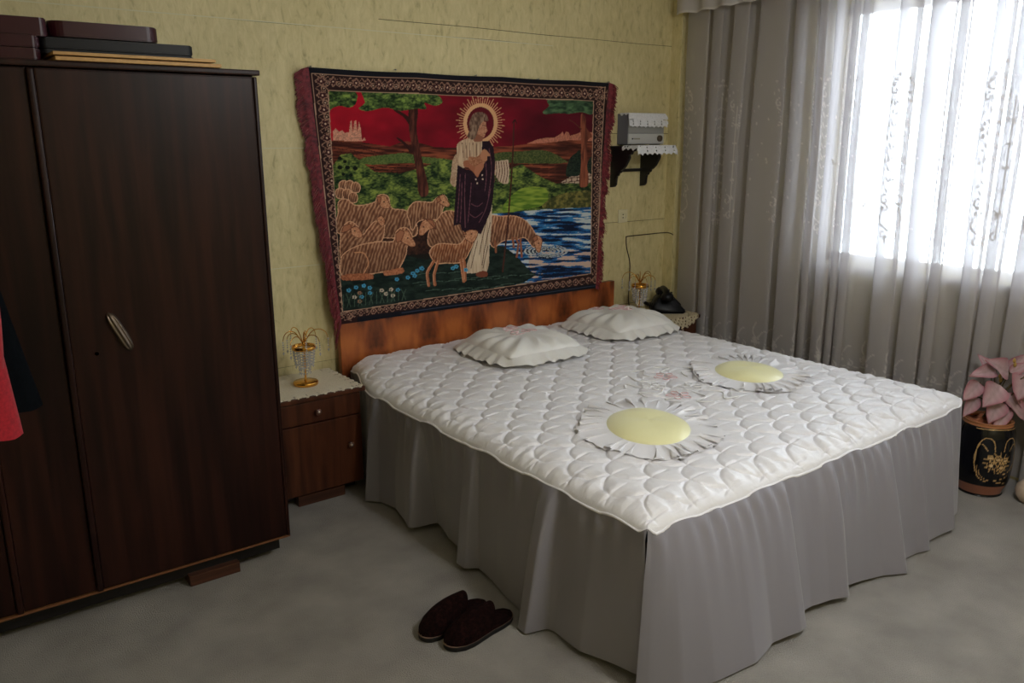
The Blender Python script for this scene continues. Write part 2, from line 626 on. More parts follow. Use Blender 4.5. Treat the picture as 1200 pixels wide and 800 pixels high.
def pbox(parent, name, lo, hi, mat, bev=0.003, smooth=False):
    return at(parent, box(name, lo, hi, mat, None, bev, smooth))


pbox(wr, 'carcass', (-0.5, wy + 0.022, wz0 - 0.005), (1.072, 3.52, wz1 + 0.005), M_walnut)
pbox(wr, 'top_board', (-0.515, wy - 0.012, wz1 + 0.004), (1.088, 3.53, 1.832), M_walnut, 0.005)
pbox(wr, 'plinth', (-0.48, wy + 0.045, 0.032), (1.05, 3.5, wz0), M_black_wood)
pbox(wr, 'bottom_rail', (-0.505, wy - 0.004, wz0 - 0.006), (1.078, wy + 0.03, wz0 + 0.002), M_walnut_edge, 0.002)
rd = pbox(wr, 'door', (0.408, wy - 0.004, wz0 + 0.004), (1.064, wy + 0.02, wz1), M_walnut, 0.006)
md = pbox(wr, 'door', (0.170, wy + 0.002, wz0 + 0.004), (0.386, wy + 0.02, wz1), M_walnut, 0.004)
ld = pbox(wr, 'door', (-0.495, wy + 0.004, wz0 + 0.004), (0.148, wy + 0.02, wz1), M_walnut, 0.006)
pbox(wr, 'door_bead', (0.388, wy - 0.012, wz0 + 0.002), (0.407, wy + 0.02, wz1), M_walnut, 0.006, True)
pbox(wr, 'door_bead', (0.150, wy - 0.006, wz0 + 0.002), (0.169, wy + 0.02, wz1), M_walnut, 0.006, True)
pbox(wr, 'side_edge', (1.065, wy - 0.006, wz0), (1.078, wy + 0.03, wz1), M_walnut, 0.004, True)
for x in (-0.36, 0.694):
    pbox(wr, 'foot', (x, 2.885, 0.0), (x + 0.186, 2.96, 0.042), M_walnut_foot, 0.004)
for x in (-0.36, 0.694):
    pbox(wr, 'foot', (x, 3.4, 0.0), (x + 0.186, 3.47, 0.042), M_walnut_foot, 0.004)
# ribbed shell handle, leaning
hc = Vector((0.554, wy - 0.006, 0.992))
hd = Vector((0.40, 0, -0.90)).normalized()
hp = Vector((0.90, 0, 0.40)).normalized()
n, m = 25, 20
V = []
for i in range(n):
    u = -1 + 2 * i / (n - 1)
    wdt = 0.0185 * max(0.02, (1 - abs(u) ** 4)) ** 0.5
    for j in range(m + 1):
        t = -1 + 2 * j / m
        dep = 0.020 * max(0, (1 - abs(u) ** 3)) ** 0.5 * max(0, 1 - t * t) ** 0.5
        dep *= 0.86 + 0.14 * math.cos(t * 3 * PI)
        p = hc + hd * (u * 0.073) + hp * (t * wdt) - Vector((0, dep, 0))
        V.append(p)
hob = mesh_np('handle', [tuple(v) for v in V], grid_faces(n, m + 1), M_handle)
at(wr, hob)
kb = lathe('keyhole', [(0.0, 0.0), (0.007, 0.0), (0.007, 0.002), (0.0, 0.002)], M_handle, None, 12)
kb.matrix_world = Matrix.Translation((0.479, wy - 0.002, 0.929)) @ Matrix.Rotation(PI / 2, 4, 'X')
kb.parent = wr
kb.matrix_parent_inverse = Matrix.Translation(wr.location).inverted()
# coat hook on the left door
hk = Acc()
hk.tube(catmull([(-0.02, wy + 0.0, 1.74), (-0.02, 2.83, 1.735), (-0.02, 2.77, 1.71), (-0.02, 2.68, 1.70), (-0.02, 2.62, 1.725)], 5), 0.007, 8)
hook = thing('coat_hook', 'steel hook over the left wardrobe door carrying the coats', 'hook', (-0.02, 2.8, 1.7))
at(hook, hk.build('hook_arm', M_steel))


# ---- what lies on the wardrobe
def case(name, label, lo, hi, mat, r=0.03, lid=0.5, rim=True, group=None):
    t = thing(name, label, 'suitcase', ((lo[0] + hi[0]) / 2, (lo[1] + hi[1]) / 2, lo[2]), 0, group)
    zm = lo[2] + (hi[2] - lo[2]) * lid

    def shell(nm, z0, z1):
        bm = bmesh.new()
        bmesh.ops.create_cube(bm, size=1)
        for v in bm.verts:
            v.co = Vector(((lo[0] + hi[0]) / 2 + v.co.x * (hi[0] - lo[0]), (lo[1] + hi[1]) / 2 + v.co.y * (hi[1] - lo[1]),
                           (z0 + z1) / 2 + v.co.z * (z1 - z0)))
        ve = [e for e in bm.edges if abs(e.verts[0].co.z - e.verts[1].co.z) > 1e-4]
        bmesh.ops.bevel(bm, geom=ve, offset=r, segments=6, profile=0.5, affect='EDGES')
        bmesh.ops.bevel(bm, geom=[e for e in bm.edges if abs(e.verts[0].co.z - e.verts[1].co.z) < 1e-5],
                        offset=0.003, segments=2, affect='EDGES')
        return at(t, bm_obj(nm, bm, mat, smooth=False))
    if lid > 0.9:
        shell('shell', lo[2], hi[2])
    else:
        shell('lower_shell', lo[2], zm - 0.001)
        shell('lid', zm + 0.001, hi[2])

    return t


tb = thing('board', 'pale pine board, upper of two under the black case on the wardrobe', 'board', (0.7, 2.97, 1.846))
pbox(tb, 'plank', (0.46, 2.838, 1.8475), (0.935, 3.14, 1.857), M_pale_wood, 0.002)
tb2 = thing('board', 'pale pine board, lower of two lying directly on the wardrobe top', 'board', (0.7, 2.97, 1.832))
pbox(tb2, 'plank', (0.466, 2.846, 1.833), (0.955, 3.15, 1.844), M_pale_wood, 0.002)
case('case', 'flat black case lying on the pine boards under a maroon case', (0.44, 2.93, 1.858), (0.895, 3.2, 1.905), M_black_case, 0.02, 0.3)
case('suitcase', 'maroon suitcase lying on top of the flat black case', (0.475, 2.95, 1.9105), (0.797, 3.22, 1.957), M_maroon, 0.04, 0.999)
case('suitcase', 'maroon suitcase at the left photo edge, lower of the left stack', (-0.1, 2.875, 1.833), (0.436, 3.2, 1.900), M_maroon, 0.02, 0.5)
case('suitcase', 'maroon suitcase at the left photo edge, upper of the left stack', (-0.07, 2.885, 1.901), (0.462, 3.18, 1.953), M_maroon, 0.02, 0.999)

# ------------------------------------------------------------------ hanging coats at the far left
def coat(name, label, cx, cy, ztop, zhem, w0, w1, mat, dep):
    t = thing(name, label, 'coat', (cx, cy, zhem))
    n, m = 40, 56
    V = []
    for i in range(n):
        u = i / (n - 1)
        z = ztop + (zhem - ztop) * u
        sh = min(1, (u / 0.10) ** 0.6) if u < 0.10 else 1
        w = (w0 + (w1 - w0) * u) * (0.28 + 0.72 * sh)
        d = dep * (0.5 + 0.5 * sh) * (0.8 + 0.3 * u)
        for j in range(m):
            th = 2 * PI * j / m
            k = 1 + 0.07 * u * math.sin(7 * th + 2) + 0.04 * u * math.sin(11 * th)
            e = 0.75
            x = w * math.copysign(abs(math.cos(th)) ** e, math.cos(th)) * k
            y = d * math.copysign(abs(math.sin(th)) ** e, math.sin(th)) * k
            V.append((x, y, z - zhem + 0.006 * math.sin(5 * th) * u))
    mesh_np('body', V, grid_faces(n, m, True), mat, t)
    for s in (-1, 1):
        path = catmull([(s * w0 * 0.86, 0, ztop - zhem - 0.05), (s * (w0 * 1.0), -0.01, (ztop - zhem) * 0.72),
                        (s * (w0 * 1.02), -0.02, (ztop - zhem) * 0.45), (s * w0 * 0.98, -0.03, (ztop - zhem) * 0.25)], 6)
        rr = np.linspace(0.06, 0.045, len(path))
        a = Acc()
        V2, F2 = tube_np(path, rr, 14)
        a.add(V2, F2)
        a.build('sleeve', mat, t)
    hg = Acc()
    hg.tube(catmull([(-w0 * 0.8, 0, ztop - zhem - 0.05), (0, 0, ztop - zhem + 0.0), (w0 * 0.8, 0, ztop - zhem - 0.05)], 6), 0.008, 8)
    hg.tube(catmull([(0, 0, ztop - zhem), (0, 0, ztop - zhem + 0.05), (0.02, 0, ztop - zhem + 0.075), (0, 0, ztop - zhem + 0.095),
                     (-0.02, 0, ztop - zhem + 0.08)], 6), 0.003, 8)
    hg.build('hanger', M_black_wood, t)
    return t


coat('coat', 'black wool coat hanging before the wardrobe at the left photo edge', -0.02, 2.755, 1.62, 0.822, 0.175, 0.297, M_navy_coat, 0.06)
coat('coat', 'red wool jacket hanging in front of the black coat at the left edge', -0.03, 2.59, 1.62, 0.795, 0.185, 0.235, M_red_coat, 0.05)

# ------------------------------------------------------------------ bed: headboard, base
bx0, bx1, by0, by1 = 1.612, 3.575, 1.485, 3.565
bed = thing('bed', 'wide double bed with a figured walnut headboard under the tapestry', 'bed', (2.59, 2.55, 0))
pbox(bed, 'headboard', (1.668, 3.583, 0.04), (3.503, 3.615, 0.757), M_headboard, 0.003)
pbox(bed, 'side_rail', (1.745, 1.66, 0.18), (1.78, 3.583, 0.36), M_nightwood)
pbox(bed, 'side_rail', (3.43, 1.66, 0.18), (3.465, 3.583, 0.36), M_nightwood)
pbox(bed, 'foot_rail', (1.745, 1.63, 0.18), (3.465, 1.665, 0.36), M_nightwood)
pbox(bed, 'mattress', (1.745, 1.63, 0.3), (3.47, 3.58, 0.455), M_mattress, 0.03, True)
for (x, y) in ((1.76, 1.66), (3.40, 1.66), (1.76, 3.5), (3.40, 3.5)):
    pbox(bed, 'leg', (x, y, 0), (x + 0.05, y + 0.05, 0.2), M_nightwood)

# ------------------------------------------------------------------ bedspread
spread = thing('bedspread', 'white quilted satin bedspread with scale stitching and long grey skirt on the bed', 'bedspread', (2.59, 2.55, 0.5))


def left_edge(y):
    return bx0 + 0.10 * sstep(3.15, 3.6, y)


SW, SR = 0.178, 0.088      # scale height along the bed, row spacing across it


def seam_dist(x, y):
    """distance to the nearest scale-shaped quilting seam (scales open towards the window)"""
    best = np.full(np.shape(x), 9.0)
    k0 = np.floor(x / SR)
    for dk in range(-1, 4):
        k = k0 + dk
        off = 0.5 * (np.mod(k, 2))
        j = np.floor(y / SW - off)
        yc = (j + 0.5 + off) * SW
        q = np.clip((y - yc) / (SW / 2), -1, 1)
        xc = k * SR
        xa = xc - SR * 1.12 * np.sqrt(np.maximum(0, 1 - np.abs(q) ** 2.0))
        # normal distance to the ellipse arc
        gx = 1.0
        slope = np.minimum(6.0, np.abs(q) / np.sqrt(np.maximum(0.02, 1 - q * q)) * (SR * 1.12) / (SW / 2))
        d = np.abs(x - xa) / np.sqrt(gx + slope ** 2)
        best = np.minimum(best, d)
    return best


def quilt_z(x, y, detail=True):
    e = np.minimum(np.minimum(x - left_edge(y), bx1 - x), y - by0)
    e = np.maximum(e, 0)
    t = np.minimum(e / 0.13, 1)
    z = 0.488 + 0.058 * np.sqrt(1 - (1 - t) ** 2)
    z = z + 0.012 * sstep(3.1, 3.5, y) - 0.010 * sstep(2.2, 3.4, x) * sstep(2.4, 1.5, y) * 0
    z = z + 0.007 * (fbm(x * 2.3, y * 2.3, 5, 2) - 0.5)
    if detail:
        wx = 0.010 * (fbm(x * 7 + 3, y * 7, 11, 2) - 0.5)
        wy_ = 0.010 * (fbm(x * 7, y * 7 + 9, 12, 2) - 0.5)
        d = seam_dist(x + wx, y + wy_)
        fade = sstep(0.0, 0.03, e)
        z = z + fade * (0.0105 * (1 - np.exp(-d / 0.0045)) + 0.10 * np.minimum(d, 0.045) - 0.010)
        wr_ = fbm(x * 9 + y * 16, y * 9 - x * 34, 21, 3) - 0.5
        z = z + 0.008 * wr_ * fade * np.exp(-((d - 0.012) / 0.02) ** 2)
        al = np.where(x - left_edge(y) < np.minimum(bx1 - x, y - by0), y, np.where(bx1 - x < y - by0, y + 3, x + 7))
        pk = np.sin(al * 95 + 5 * fbm(al * 5, e * 3, 17, 2)) * (0.3 + vnoise(al * 9, e * 0 + 2, 18))
        z = z + 0.0036 * pk * np.exp(-((e - 0.05) / 0.05) ** 2) * sstep(0.0, 0.025, e)
    return z


nx, ny = 540, 580
uu, vv = np.meshgrid(np.linspace(0, 1, nx), np.linspace(0, 1, ny), indexing='ij')
Y = by0 + vv * (by1 - by0)
X0 = left_edge(Y)
X = X0 + uu * (bx1 - X0)
# round the two foot corners
for (cx, sx, r) in ((bx0, 1, 0.035), (bx1, -1, 0.09)):
    px, py = cx + sx * r, by0 + r
    dx, dy = (X - px) * -sx, -(Y - py)
    msk = (dx > 0) & (dy > 0)
    mxr = np.maximum(np.maximum(dx, dy), 1e-9)
    ln = np.sqrt(dx ** 2 + dy ** 2)
    f = np.where(msk, mxr / np.maximum(ln, 1e-9), 1)
    X = np.where(msk, px - sx * dx * f, X)
    Y = np.where(msk, py - dy * f, Y)
# the edge wavers between gathers
wav = 0.0015 * np.sin(Y * 17) + 0.001 * np.sin(Y * 31 + 1)
wavx = 0.0015 * np.sin(X * 15) + 0.001 * np.sin(X * 33 + 1)
X = X + np.where(uu < 0.5, 1, -1) * np.abs(uu - 0.5) ** 8 * 256 * wav
Y = Y + (1 - vv) ** 10 * wavx
Z = quilt_z(X, Y)
Zb = 0.004 * np.sin(Y * 9) * (np.abs(uu - 0.5) > 0.495) 
V = np.stack([X, Y, Z], -1)
QE_left, QE_foot, QE_right = V[0, ::-1].copy(), V[:, 0].copy(), V[-1].copy()
q = mesh_np('quilt_top', V.reshape(-1, 3), grid_faces(nx, ny)[:, ::-1], M_quilt)
at(spread, q)
pip = Acc()
rim = np.concatenate([QE_left[:-1], QE_foot[:-1], QE_right])
rim = rim[::4]
rimp = rim + np.array([0, 0, -0.002])
pip.tube(rimp, 0.005, 6)
at(spread, pip.build('piping', M_piping))

# --- skirt: folds given as outward offsets of the hem
left_ctl = [(3.60, -0.005), (3.4, -0.012), (3.27, -0.016), (3.22, -0.005), (3.19, 0.03), (3.15, 0.065), (3.10, 0.02), (2.98, 0.0), (2.84, 0.035),
            (2.765, 0.06), (2.745, 0.045), (2.73, -0.06), (2.58, -0.02), (2.45, -0.01), (2.425, 0.0), (2.41, 0.06),
            (2.35, 0.055), (2.33, 0.01), (2.20, 0.02), (2.05, 0.045), (1.96, 0.06), (1.945, 0.12), (1.89, 0.125), (1.875, 0.05), (1.84, 0.04), (1.70, 0.052),
            (1.58, 0.02), (1.485, 0.0)]
foot_ctl = [(1.612, 0.01), (1.70, 0.10), (1.80, 0.13), (1.96, 0.15), (2.08, 0.125), (2.20, 0.15), (2.24, 0.145), (2.262, 0.09), (2.35, 0.085),
            (2.44, 0.10), (2.515, 0.128), (2.535, 0.12), (2.555, 0.075), (2.66, 0.09), (2.78, 0.11), (2.87, 0.155), (2.89, 0.145), (2.92, 0.085),
            (3.05, 0.10), (3.12, 0.12), (3.14, 0.075), (3.25, 0.085), (3.36, 0.10), (3.40, 0.06), (3.575, 0.03)]
right_ctl = [(1.485, 0.03), (1.6, 0.05), (1.75, 0.02), (1.9, 0.06), (2.1, 0.02), (2.3, 0.06), (2.6, 0.03), (2.9, 0.05), (3.2, 0.02), (3.56, 0.02)]


def skirt_panel(top, coord, ctl, nrm, seed):
    """top: rim points; coord: which axis runs along it; nrm: outward direction"""
    c = top[:, coord]
    order = sorted(ctl)
    A = np.interp(c, [a for a, b in order], [b for a, b in order])
    # soften slightly
    ker = np.array([1, 2, 3, 2, 1]) / 9
    A2 = np.convolve(np.pad(A, 2, mode='edge'), ker, 'valid')
    m = 60
    t = np.linspace(0, 1, m)[None, :]
    s = np.concatenate([[0], np.cumsum(np.linalg.norm(np.diff(top, axis=0), axis=1))])[:, None]
    rng = np.random.default_rng(seed)
    gather = 0
    for k in range(7):
        f = rng.uniform(35, 105)
        gather = gather + np.sin(s * f + rng.uniform(0, 6)) * (0.35 + 0.65 * vnoise(s * 6 + k * 3, s * 0, seed + k))
    # sharp little puckers below the piping
    gather = gather * 0.0040 * np.exp(-t * 6.0) * np.minimum(1, t * 14)
    long = 0
    for k in range(4):
        long = long + np.sin(s * rng.uniform(8, 18) + rng.uniform(0, 6) + 1.4 * t)
    long = long * 0.0034 * np.exp(-((t - 0.35) / 0.35) ** 2)
    off = 0.004 + A2[:, None] * (0.26 * (1 - np.exp(-t * 6.0)) + 0.74 * t) + gather + long
    hem = 0.018 + 0.012 * np.sin(s * 5.1 + seed) * 1.0
    z = top[:, 2][:, None] * (1 - t) + hem * t
    P = np.zeros((len(top), m, 3))
    P[..., 0] = top[:, 0][:, None] + nrm[0] * off
    P[..., 1] = top[:, 1][:, None] + nrm[1] * off
    P[..., 2] = z
    if seed == 3:
        P[..., 1] -= (0.003 + 0.007 * t) * np.exp(-(c[:, None] - c.min()) / 0.05)
    if seed == 4:      # the foot panel hangs out past the corner
        P[..., 0] -= (0.006 + 0.05 * t) * np.exp(-(c[:, None] - c.min()) / 0.09)
    return P


topL = QE_left
topF = QE_foot
topR = QE_right
def dens(top, n):
    s = np.concatenate([[0], np.cumsum(np.linalg.norm(np.diff(top, axis=0), axis=1))])
    q = np.linspace(0, s[-1], n)
    return np.stack([np.interp(q, s, top[:, k]) for k in range(3)], 1)
PL = skirt_panel(dens(topL, 520), 1, left_ctl, (-1, 0), 3)
PF = skirt_panel(dens(topF, 520), 0, foot_ctl, (0, -1), 4)
PR = skirt_panel(dens(topR, 300), 1, right_ctl, (1, 0), 5)
# let the foot panel open out a little past the left corner, as it hangs in the photo
for nm, P in (('skirt', PL), ('skirt', PF), ('skirt', PR)):
    o = mesh_np(nm, P.reshape(-1, 3), grid_faces(P.shape[0], P.shape[1]), M_skirt)
    at(spread, o)

# --- the two yellow satin ovals with ruffles
HEAD = np.array([0.604, 0.797])
SIDE = np.array([0.797, -0.604])


def oval(cx, cy, ra, rb, seed, lab):
    rng = np.random.default_rng(seed)
    c = np.array([cx, cy])
    # oval cushion
    n, m = 18, 72
    V = []
    for i in range(n):
        r = i / (n - 1)
        for j in range(m):
            th = 2 * PI * j / m
            p = c + SIDE * (ra * r * math.cos(th)) + HEAD * (rb * r * math.sin(th))
            h = 0.026 * (1 - r ** 3.0) + 0.004 * math.sin(th * 3 + seed) * r * (1 - r) * 2 + 0.012 - 0.006 * r ** 8
            V.append((p[0], p[1], float(quilt_z(p[0], p[1], False)) + h))
    Fq = grid_faces(n, m, True)
    o = mesh_np('oval_cushion', V, Fq, M_yellow)
    at(spread, o)
    o['label'] = lab
    # ruffle with uneven standing pleats
    m = 300
    ph = np.cumsum(0.25 + 1.6 * vnoise(np.linspace(0, 40, m), np.zeros(m), seed + 40) ** 1.5)
    ph = ph / ph[-1] * 2 * PI * 27
    pr = 0.5 + 0.5 * np.sin(ph + 0.8 * np.sin(ph))
    amp = 0.25 + 0.95 * vnoise(np.linspace(0, 30, m), np.zeros(m), seed)
    amp[-1] = amp[0]
    out = rng.uniform(-0.006, 0.006, m)
    n = 10
    V = []
    for i in range(n):
        r = i / (n - 1)
        for j in range(m):
            th = 2 * PI * j / m
            k = 0.98 + 0.0 * r
            wid = (0.112 + 0.012 * math.sin(5 * th + seed) + out[j]) * r
            lean = 0.018 * r * math.cos(ph[j]) / max(ra, 0.1)
            d = np.array([math.cos(th + lean), math.sin(th + lean)])
            p = c + SIDE * ((ra * 0.95 + wid) * d[0]) + HEAD * ((rb * 0.95 + wid) * d[1])
            z = float(quilt_z(p[0], p[1], False)) + 0.008 + 0.004 * (1 - r) - 0.005 * r + 0.024 * amp[j] * pr[j] * (r ** 0.8) * (1 - 0.2 * r)
            V.append((p[0], p[1], z))
    rf = mesh_np('ruffle', V, grid_faces(n, m, True), M_ruffle)
    rf.parent = o
    return o


oval(2.16, 2.01, 0.162, 0.215, 3, 'larger pale yellow satin oval nearer the foot corner')
oval(3.065, 2.24, 0.158, 0.185, 8, 'pale yellow satin oval nearer the window')

# --- embroidery in the middle of the quilt
emb_p, emb_w = Acc(), Acc()
rng = np.random.default_rng(5)


def on_quilt(pts, h=0.006):
    return [(p[0], p[1], float(quilt_z(p[0], p[1], False)) + h) for p in pts]


ec = np.array([2.70, 2.32])
for k in range(5):
    base = ec + np.array([(k % 3 - 1) * 0.12, (k // 3) * 0.14 - 0.07]) + rng.normal(0, 0.03, 2)
    for pet in range(5):
        a0 = pet * 2 * PI / 5 + k
        d = np.array([math.cos(a0), math.sin(a0)])
        e = np.array([-d[1], d[0]])
        lp = [base + d * 0.012, base + d * 0.035 + e * 0.016, base + d * 0.055, base + d * 0.035 - e * 0.016, base + d * 0.014]
        (emb_p if (k % 2 == 0) else emb_w).tube(catmull(on_quilt(lp), 4), 0.0022, 4)
for k in range(12):
    a0 = k * 2 * PI / 12
    d = np.array([math.cos(a0), math.sin(a0)])
    e = np.array([-d[1], d[0]])
    b = ec + d * 0.12
    lp = [b, b + d * 0.07 + e * 0.04, b + d * 0.13 - e * 0.02, b + d * 0.15 + e * 0.05]
    emb_w.tube(catmull(on_quilt(lp, 0.004), 5), 0.0035, 5)
o = stuff(emb_p.build('embroidery', M_pink))
at(spread, o)
o['label'] = 'pink stitched flowers'
o = stuff(emb_w.build('embroidery', M_white_thread))
at(spread, o)


# ------------------------------------------------------------------ pillows
def pillow(label, cx, cy, a, b, rot, hgt, seed, tilt=0.0):
    t = thing('pillow', label, 'pillow', (cx, cy, 0.559), rot, 'frilled pillows at the headboard')
    n = 60
    u, v = np.meshgrid(np.linspace(-1, 1, n), np.linspace(-1, 1, n), indexing='ij')
    sq = 1 - 0.10 * (u ** 2 + v ** 2) / 2
    px = a * u * (1 - 0.06 * v ** 2)
    py = b * v * (1 - 0.06 * u ** 2)
    f = ((1 - u ** 4) * (1 - v ** 4))
    rad = np.hypot(u, v)
    ang = np.arctan2(v, u)
    wr_ = 0.010 * np.sin(ang * 13 + 3 * rad + seed) * sstep(0.3, 0.9, rad) * (0.4 + vnoise(ang * 3 + 9, rad * 2, seed))
    top = hgt * 1.15 * f ** 0.62 * (1 + 0.10 * (fbm(u * 2 + 5, v * 2 + 5, seed, 3) - 0.5)) + wr_ * f ** 0.3
    ztop = 0.038 + top + tilt * v * 0.5
    zbot = 0.030 - 0.018 * f ** 0.5 + tilt * v * 0.0 + 0 * u
    Vt = np.stack([px, py, ztop], -1).reshape(-1, 3)
    Vb = np.stack([px, py, np.minimum(zbot, ztop - 0.0)], -1).reshape(-1, 3)
    a_ = Acc()
    a_.add(Vt, grid_faces(n, n))
    a_.add(Vb, grid_faces(n, n)[:, ::-1])
    a_.build('cushion', M_pillow, t)
    # frill all round, drooping on to the quilt
    m = 420
    th = np.linspace(0, 2 * PI, m, endpoint=False)
    ex = 7
    rr = 1 / (np.abs(np.cos(th)) ** ex + np.abs(np.sin(th)) ** ex) ** (1 / ex)
    ux, uy = rr * np.cos(th), rr * np.sin(th)
    bx, by = a * ux * (1 - 0.06 * uy ** 2), b * uy * (1 - 0.06 * ux ** 2)
    nrm = np.stack([ux ** 5 + 0.2 * ux, uy ** 5 + 0.2 * uy], 1)
    nrm /= np.linalg.norm(nrm, axis=1)[:, None]
    per = np.concatenate([[0], np.cumsum(np.hypot(np.diff(bx), np.diff(by)))])
    w = np.sin(per * 70 + 1.5 * np.sin(per * 23 + seed)) + 0.5 * np.sin(per * 121)
    k = 9
    V = []
    for i in range(k):
        r = i / (k - 1)
        wd_ = 0.062 * r
        zz = 0.036 * (1 - r) ** 0.9 + 0.008 + 0.008 * w * r * (1 - 0.35 * r)
        V.append(np.stack([bx * 0.985 + nrm[:, 0] * wd_, by * 0.985 + nrm[:, 1] * wd_, zz + tilt * 0.0], 1))
    mesh_np('frill', np.concatenate(V), grid_faces(k, m, True), M_pillow, t)
    # stitched seam beads and a little pink embroidery
    e = Acc()
    rg = np.random.default_rng(seed)
    for q_ in range(7):
        c0 = np.array([rg.uniform(-0.3, 0.45) * a, rg.uniform(-0.1, 0.6) * b])
        lp = []
        for s_ in range(7):
            an = s_ * 1.5 + q_
            p_ = c0 + 0.007 * s_ * np.array([math.cos(an), math.sin(an)])
            iu = int(np.clip((p_[0] / a + 1) / 2 * (n - 1), 0, n - 1))
            iv = int(np.clip((p_[1] / b + 1) / 2 * (n - 1), 0, n - 1))
            lp.append((p_[0], p_[1], float(ztop[iu, iv]) + 0.0015))
        e.tube(catmull(lp, 3), 0.0026, 4)
    ob = stuff(e.build('embroidery', M_pink, t))
    ob['label'] = 'pink stitched sprig'
    return t


pillow('white satin frilled pillow nearer the wardrobe, left of the pair', 2.475, 3.20, 0.235, 0.235, -0.03, 0.050, 2)
pillow('white satin frilled pillow nearer the window, right of the pair', 3.235, 3.26, 0.23, 0.23, -0.02, 0.054, 6)

# ------------------------------------------------------------------ nightstands
def nightstand(label, x0, x1, y0, y1, top, knob_right=True):
    t = thing('nightstand', label, 'nightstand', ((x0 + x1) / 2, (y0 + y1) / 2, 0))
    f = y0
    pbox(t, 'body', (x0 + 0.008, f + 0.018, 0.055), (x1 - 0.008, y1, top - 0.02), M_nightwood)
    pbox(t, 'top', (x0 - 0.006, f - 0.012, top - 0.021), (x1 + 0.010, y1 + 0.004, top), M_nightwood, 0.005)
    zs = top - 0.128
    d = pbox(t, 'drawer', (x0 + 0.012, f, zs + 0.004), (x1 - 0.012, f + 0.02, top - 0.026), M_nightwood, 0.004)
    dr = pbox(t, 'door', (x0 + 0.012, f, 0.062), (x1 - 0.012, f + 0.02, zs - 0.002), M_nightwood, 0.004)
    xm_ = (x0 + x1) / 2
    for (par, kx, kz) in ((d, xm_ - 0.01, (zs + top - 0.022) / 2), (dr, (x1 - 0.075) if knob_right else (x0 + 0.075), top - 0.262)):
        k = lathe('knob', [(0, 0.0), (0.008, 0.0), (0.007, 0.008), (0.013, 0.013), (0.0145, 0.018), (0.012, 0.0225), (0.0, 0.0226)], M_knobwood, None, 20)
        k2 = lathe('knob_tip', [(0.0062, 0.0222), (0.006, 0.0245), (0.0, 0.0262)], M_knob, None, 20)
        for kk in (k, k2):
            kk.matrix_world = Matrix.Translation((kx, f, kz)) @ Matrix.Rotation(PI / 2, 4, 'X')
            kk.parent = par
            kk.matrix_parent_inverse = Matrix.Translation(t.location).inverted() @ Matrix.Translation(t.location)
    pbox(t, 'plinth', (x0 + 0.03, f + 0.06, 0.02), (x1 - 0.03, y1 - 0.03, 0.058), M_black_wood)
    pbox(t, 'foot', (x0 + 0.10, f + 0.022, 0), (x1 - 0.10, f + 0.075, 0.05), M_walnut_foot, 0.004)
    pbox(t, 'foot', (x0 + 0.10, y1 - 0.07, 0), (x1 - 0.10, y1 - 0.02, 0.05), M_walnut_foot, 0.004)
    return t


nightstand('brown walnut nightstand between the wardrobe and the bed', 1.185, 1.612, 3.262, 3.63, 0.514)
nightstand('dark nightstand in the corner behind the bed, under the telephone', 3.61, 3.905, 3.255, 3.56, 0.55, False)


